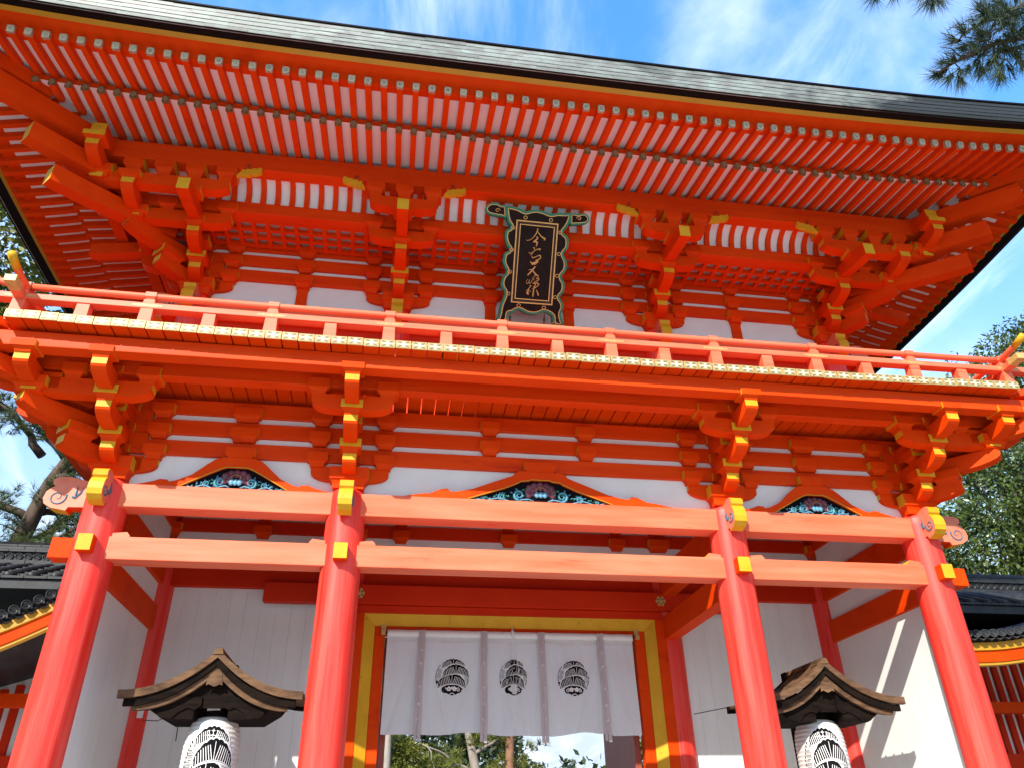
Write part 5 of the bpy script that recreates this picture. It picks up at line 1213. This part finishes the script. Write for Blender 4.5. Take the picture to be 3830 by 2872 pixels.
# pine on the left, dark limbs against the sky
def pine_tree(label, trunk, limbs, tufts_per, L, w, needle, bark, r, name='pine_tree', group=None, nn=16, sub=3, spread=1.0, crown_r=0.5):
    o3 = Vector((trunk[0][0], trunk[0][1], 0)); e = tag(empty(name, None, o3), label, 'tree', group)
    q = MB(); q.tube(trunk, [lerp(r, r*0.4, i/(len(trunk)-1)) for i in range(len(trunk))], 10); c = MB()
    for a, b in limbs:
        pts = limb(q, a, b, r*0.36, r*0.08, 7, 0.07)
        for k in range(sub*2):
            t = random.uniform(0.25, 1.0); i = min(int(t*7), 6); p = pts[i].lerp(pts[i+1], t*7-i) if i < 7 else pts[-1]
            d = Vector((random.gauss(0, 1), random.gauss(0, 1), random.gauss(0, 0.45))).normalized()*crown_r*random.uniform(0.6, 1.5)
            tp = limb(q, p, p+d, r*0.09, r*0.03, 4, 0.10)
            for _ in range(tufts_per):
                u = random.uniform(0.35, 1.05); bp = Vector(p).lerp(p+d, u)+Vector((random.gauss(0, .18), random.gauss(0, .18), random.gauss(0, .12)))*crown_r
                tuft(c, bp, d.normalized()*0.5+Vector((random.gauss(0, .5), random.gauss(0, .5), 0.35+random.gauss(0, .3))), nn, L, w, spread)
    t = q.obj('trunk', bark, e, True); t.location = -o3
    cc = c.obj('crown', needle, e); cc.location = -o3
    return e
random.seed(21)
pine_tree('gnarled dark pine standing behind the tiled roof next to the first pillar', [(-8.9, 7.2, 0), (-8.75, 7.1, 3.2), (-8.6, 7.0, 5.4), (-8.35, 7.0, 6.8), (-8.15, 6.9, 7.6), (-7.9, 6.9, 8.3)],
          [((-8.15, 6.9, 7.6), (-7.25, 6.6, 8.1)), ((-8.35, 7, 6.9), (-9.9, 6.6, 7.6)), ((-8.0, 6.9, 8.1), (-8.9, 6.5, 9.0)), ((-8.0, 6.9, 8.2), (-7.7, 6.6, 9.2)), ((-8.6, 7, 5.6), (-7.3, 6.7, 6.75)), ((-8.6, 7, 6.0), (-9.8, 6.8, 6.7)), ((-8.5, 7, 8.2), (-9.8, 6.7, 9.6)), ((-8.0, 6.9, 8.2), (-9.5, 6.8, 10.4)), ((-8.6, 7, 6.2), (-7.8, 7.3, 7.0)), ((-8.4, 7, 7), (-7.4, 7.4, 7.3))],
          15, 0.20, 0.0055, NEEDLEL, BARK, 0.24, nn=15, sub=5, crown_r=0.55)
random.seed(5)
broadleaf('pale sunlit tree far behind the railing corner at the edge of the roof', [(-14, 13, 0), (-14, 13, 8), (-14.2, 13, 12)], [(-14.6, 12.5, 17.2, 2.2, 2, 2.4), (-15.6, 12.5, 14.6, 2.2, 2, 1.6), (-13.6, 12.8, 15.0, 1.3, 1.5, 1.5)], 9000, 0.30, 0.06, LEAFY, BARKG, droop=0.3, name='pale_tree', r=0.3)
# trees seen through the doorway
random.seed(9)
pine_tree('red-barked pine with pale lit trunk edge at the doorway post', [(-1.95, 18.5, 0), (-1.85, 18.4, 3.0), (-1.75, 18.3, 5.5), (-1.8, 18.2, 9)], [((-1.8, 18.3, 5), (-3.5, 17.5, 6)), ((-1.8, 18.3, 6.5), (0, 17.5, 7.5)), ((-1.8, 18.3, 8), (-3, 17.5, 9.2))], 10, 0.25, 0.010, LEAFY, BARKR, 0.17, name='red_pine', group='trees seen through the doorway', crown_r=0.8)
pine_tree('pale grey slender trunk just inside the doorway edge, seen below the curtain', [(-1.42, 17.0, 0), (-1.40, 17, 3), (-1.42, 17, 6), (-1.5, 17, 9)], [((-1.5, 17, 7), (-3, 16.5, 8)), ((-1.5, 17, 8), (0, 16.6, 9))], 8, 0.25, 0.010, LEAFD, BARKG, 0.14, name='grey_trunk_tree', group='trees seen through the doorway', crown_r=0.8)
pine_tree('pale leaning trunk with yellow-green foliage seen below the middle of the curtain', [(1.75, 18.0, 0), (1.48, 18, 2.5), (1.12, 18, 4.2), (0.7, 18, 6), (0.3, 18, 8.5)], [((1.2, 18, 3.9), (2.4, 17.4, 4.6)), ((1.3, 18, 3.4), (-0.4, 17.2, 4.1)), ((0.9, 18, 5.0), (2.6, 17.4, 5.6)), ((0.7, 18, 5.8), (-1.2, 17.4, 6.6)), ((1.5, 18, 3.0), (2.6, 17.2, 3.8))], 16, 0.25, 0.011, LEAFY, BARKG, 0.19, name='leaning_pine', group='trees seen through the doorway', crown_r=0.75, sub=4)
pine_tree('straight orange-red pine trunk seen below the curtain, between its middle straps', [(2.20, 17.2, 0), (2.16, 17.2, 2.6), (2.24, 17.2, 4.6), (2.2, 17.2, 8)], [((2.2, 17.2, 5), (3.6, 16.8, 5.8)), ((2.2, 17.2, 6), (0.8, 16.7, 7)), ((2.2, 17.2, 4.4), (3.0, 16.6, 4.9))], 12, 0.25, 0.010, LEAFY, BARKR, 0.20, name='red_pine', group='trees seen through the doorway', crown_r=0.7)
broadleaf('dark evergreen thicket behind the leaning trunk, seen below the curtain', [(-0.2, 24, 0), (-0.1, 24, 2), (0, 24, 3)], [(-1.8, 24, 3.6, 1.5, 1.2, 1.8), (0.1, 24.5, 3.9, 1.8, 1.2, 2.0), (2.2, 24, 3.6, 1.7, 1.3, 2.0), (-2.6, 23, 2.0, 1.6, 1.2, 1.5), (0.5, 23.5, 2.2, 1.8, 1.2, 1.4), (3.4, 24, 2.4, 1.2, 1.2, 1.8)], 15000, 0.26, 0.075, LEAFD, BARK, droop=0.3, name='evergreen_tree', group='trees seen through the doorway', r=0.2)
broadleaf('bright yellow-green tree under the first curtain strap, seen through the doorway', [(-0.6, 20, 0), (-0.5, 20, 1.6), (-0.5, 20, 2.6)], [(-0.9, 19.6, 3.7, 0.8, 0.8, 0.75), (-0.2, 19.8, 3.1, 0.9, 0.8, 0.6), (-1.4, 19.8, 4.3, 0.7, 0.7, 0.5), (0.3, 19.6, 3.9, 0.5, 0.6, 0.4)], 8000, 0.17, 0.030, LEAFY, BARKG, droop=0.1, name='yellow_green_tree', group='trees seen through the doorway', r=0.12)
broadleaf('low green tree beside the open door leaf, seen below the curtain', [(7.0, 22, 0), (6.9, 22, 1.4), (6.9, 22, 2.2)], [(7.1, 21.8, 3.2, 0.9, 0.9, 0.9), (6.4, 22, 2.6, 0.8, 0.8, 0.6), (7.7, 22, 3.9, 0.8, 0.8, 0.8)], 6000, 0.2, 0.05, LEAF, BARK, droop=0.3, name='low_tree', group='trees seen through the doorway', r=0.12)
broadleaf('sunlit shrub with small leaves at the foot of the bright sky below the curtain', [(4.3, 20, 0), (4.2, 20, 1.2), (4.2, 20, 1.9)], [(3.6, 20, 2.6, 0.9, 0.8, 0.7), (4.6, 20, 2.3, 0.9, 0.8, 0.55), (3.3, 20, 3.3, 0.45, 0.5, 0.45)], 5000, 0.17, 0.04, LEAFY, BARK, droop=0.3, name='shrub', group='trees seen through the doorway', r=0.10)

# pine whose limbs reach into the picture overhead
random.seed(33)
def overhead_pine():
    base = ray(4750, 1200, 7.5); base.z = 0
    o3 = Vector((base.x, base.y, 0)); e = tag(empty('pine_tree', None, o3), 'near pine whose needle tufts hang into the sky above the roof corner', 'tree')
    q = MB(); c = MB(); D = 5.2
    top = Vector((base.x, base.y, 9.5)); q.tube([base, base+Vector((0.1, 0, 3)), base+Vector((0, .1, 6)), top], [0.26, 0.22, 0.17, 0.08], 12)
    src = base+Vector((0, 0.05, 5.6))
    def go(P, r0, r1):
        pts = [ray(u, v, d) for u, v, d in P]; q.tube(pts, [lerp(r0, r1, i/(len(pts)-1)) for i in range(len(pts))], 7); return pts
    A1 = go([(4200, 60, 5.6), (4000, 90, 5.4), (3830, 140, 5.25), (3720, 165, 5.2), (3640, 200, 5.2), (3560, 240, 5.2), (3505, 275, 5.2)], 0.020, 0.006)
    q.tube([src, (src+A1[0])/2+Vector((0, 0, 0.15)), A1[0]], [0.07, 0.04, 0.020], 8)
    A2 = go([(3830, 20, 5.2), (3760, 55, 5.2), (3690, 80, 5.2), (3640, 105, 5.2), (3600, 130, 5.2), (3585, 155, 5.2)], 0.012, 0.004)
    A3 = go([(3720, 165, 5.2), (3715, 210, 5.15), (3740, 250, 5.15), (3735, 278, 5.15)], 0.007, 0.003)
    A4 = go([(3900, -60, 5.4), (3700, -70, 5.3), (3550, -55, 5.25), (3490, -25, 5.2), (3485, 8, 5.2)], 0.014, 0.004)
    A5 = go([(3550, -55, 5.25), (3430, -60, 5.2), (3300, -40, 5.2), (3270, -8, 5.2)], 0.008, 0.003)
    q.tube([src+Vector((0, 0, .6)), A4[0]], [0.05, 0.014], 8)
    def cl(u, v, ang, n=46, L=0.115, sp=0.75, d=5.2):
        p = ray(u, v, d+random.uniform(-0.12, 0.12)); dr = rt*math.cos(ang)+up*math.sin(ang)+fw*random.uniform(-0.3, 0.3); tuft(c, p, dr, n, L, 0.0019, sp)
    for u, v, a in ((3508, 276, 3.4), (3535, 262, 3.9), (3560, 285, 4.3), (3590, 262, 4.6), (3550, 238, 2.8), (3578, 225, 2.6), (3585, 152, 3.1), (3605, 128, 2.4), (3612, 175, 3.3), (3640, 200, 3.6), (3660, 235, 4.4), (3600, 300, 4.5), (3680, 262, 4.5), (3735, 276, 4.7), (3742, 262, 4.2), (3770, 250, 5.2), (3700, 230, 4.3), (3683, 62, 2.3), (3690, 48, 1.8), (3720, 70, 2.0), (3650, 110, 2.4), (3740, 110, 1.4), (3770, 90, 1.8), (3800, 60, 1.2), (3810, 120, 0.4), (3780, 150, 0.2), (3740, 150, 5.0), (3700, 140, 1.9), (3670, 150, 2.6), (3760, 180, 5.2), (3800, 200, 5.4), (3822, 240, 5.6), (3720, 200, 4.8), (3690, 180, 4.0), (3650, 175, 3.0), (3820, 20, 1.0), (3800, 10, 1.6), (3760, 30, 2.2), (3790, 180, 0.0), (3830, 170, 0), (3840, 90, 0.5), (3740, 15, 2.5), (3625, 250, 4.2),
                    (3485, 8, 4.6), (3500, 0, 5.2), (3470, 2, 4.0), (3490, -15, 4.7), (3275, -8, 4.4), (3265, -12, 3.8), (3350, -25, 4.6), (3450, -20, 4.3), (3520, -15, 4.9)):
        cl(u, v, a)
        if random.random() < 0.85 and v > 20: cl(u+random.uniform(-14, 16), v+random.uniform(-14, 14), a+random.uniform(-0.6, 0.6), 36)
    for _ in range(48):
        u, v = random.uniform(3640, 3860), random.uniform(20, 240); cl(u, v, random.uniform(0, 6.28), 34, 0.11, 1.0)
    for _ in range(70):
        u, v = random.uniform(3840, 4600), random.uniform(-400, 300); cl(u, v, random.uniform(0, 6.28), 40, 0.12, 1.0, 5.6)
    for _ in range(26):
        u, v = random.uniform(3580, 3830), random.uniform(60, 260); a = random.uniform(2.2, 4.6); p = ray(u, v, 5.2); q.tube([p, p+(rt*math.cos(a)+up*math.sin(a))*0.05, p+(rt*math.cos(a+.4)+up*math.sin(a+.4))*0.11], [0.004, 0.003, 0.002], 5)
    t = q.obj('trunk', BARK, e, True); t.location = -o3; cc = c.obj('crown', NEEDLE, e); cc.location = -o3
overhead_pine()

# ------------------------------------------------------------------ mostly unseen wood, added at sides and behind to dim the side eaves
random.seed(77)
q = MB(); BL = []
for k in range(46):
    side = k % 3
    if side == 0: x, y = random.uniform(-30, -17), random.uniform(-14, 26)
    elif side == 1: x, y = random.uniform(18.5, 32), random.uniform(-14, 26)
    else: x, y = random.uniform(-30, 32), random.uniform(38, 52)
    h = random.uniform(7, 12)
    if side == 2: h = random.uniform(5, 7.5)
    for j in range(3): BL.append((x+random.uniform(-1.5, 1.5), y+random.uniform(-1.5, 1.5), h*(0.35+0.28*j), random.uniform(2.2, 3.2), random.uniform(2.2, 3.2), h*0.22))
    q.tube([(x, y, 0), (x+0.2, y, h*0.5), (x, y+0.2, h*0.9)], [0.3, 0.22, 0.08], 7, 1)
leaf_crown(q, BL, 34000, 0.55, 0.16, 0.3, 6)
wd = q.obj('light_blocking_woods', [LEAFD, BARK]); wd['kind'] = 'stuff'; wd['label'] = 'mostly unseen evergreen wood, added to dim horizon light on the side eaves'
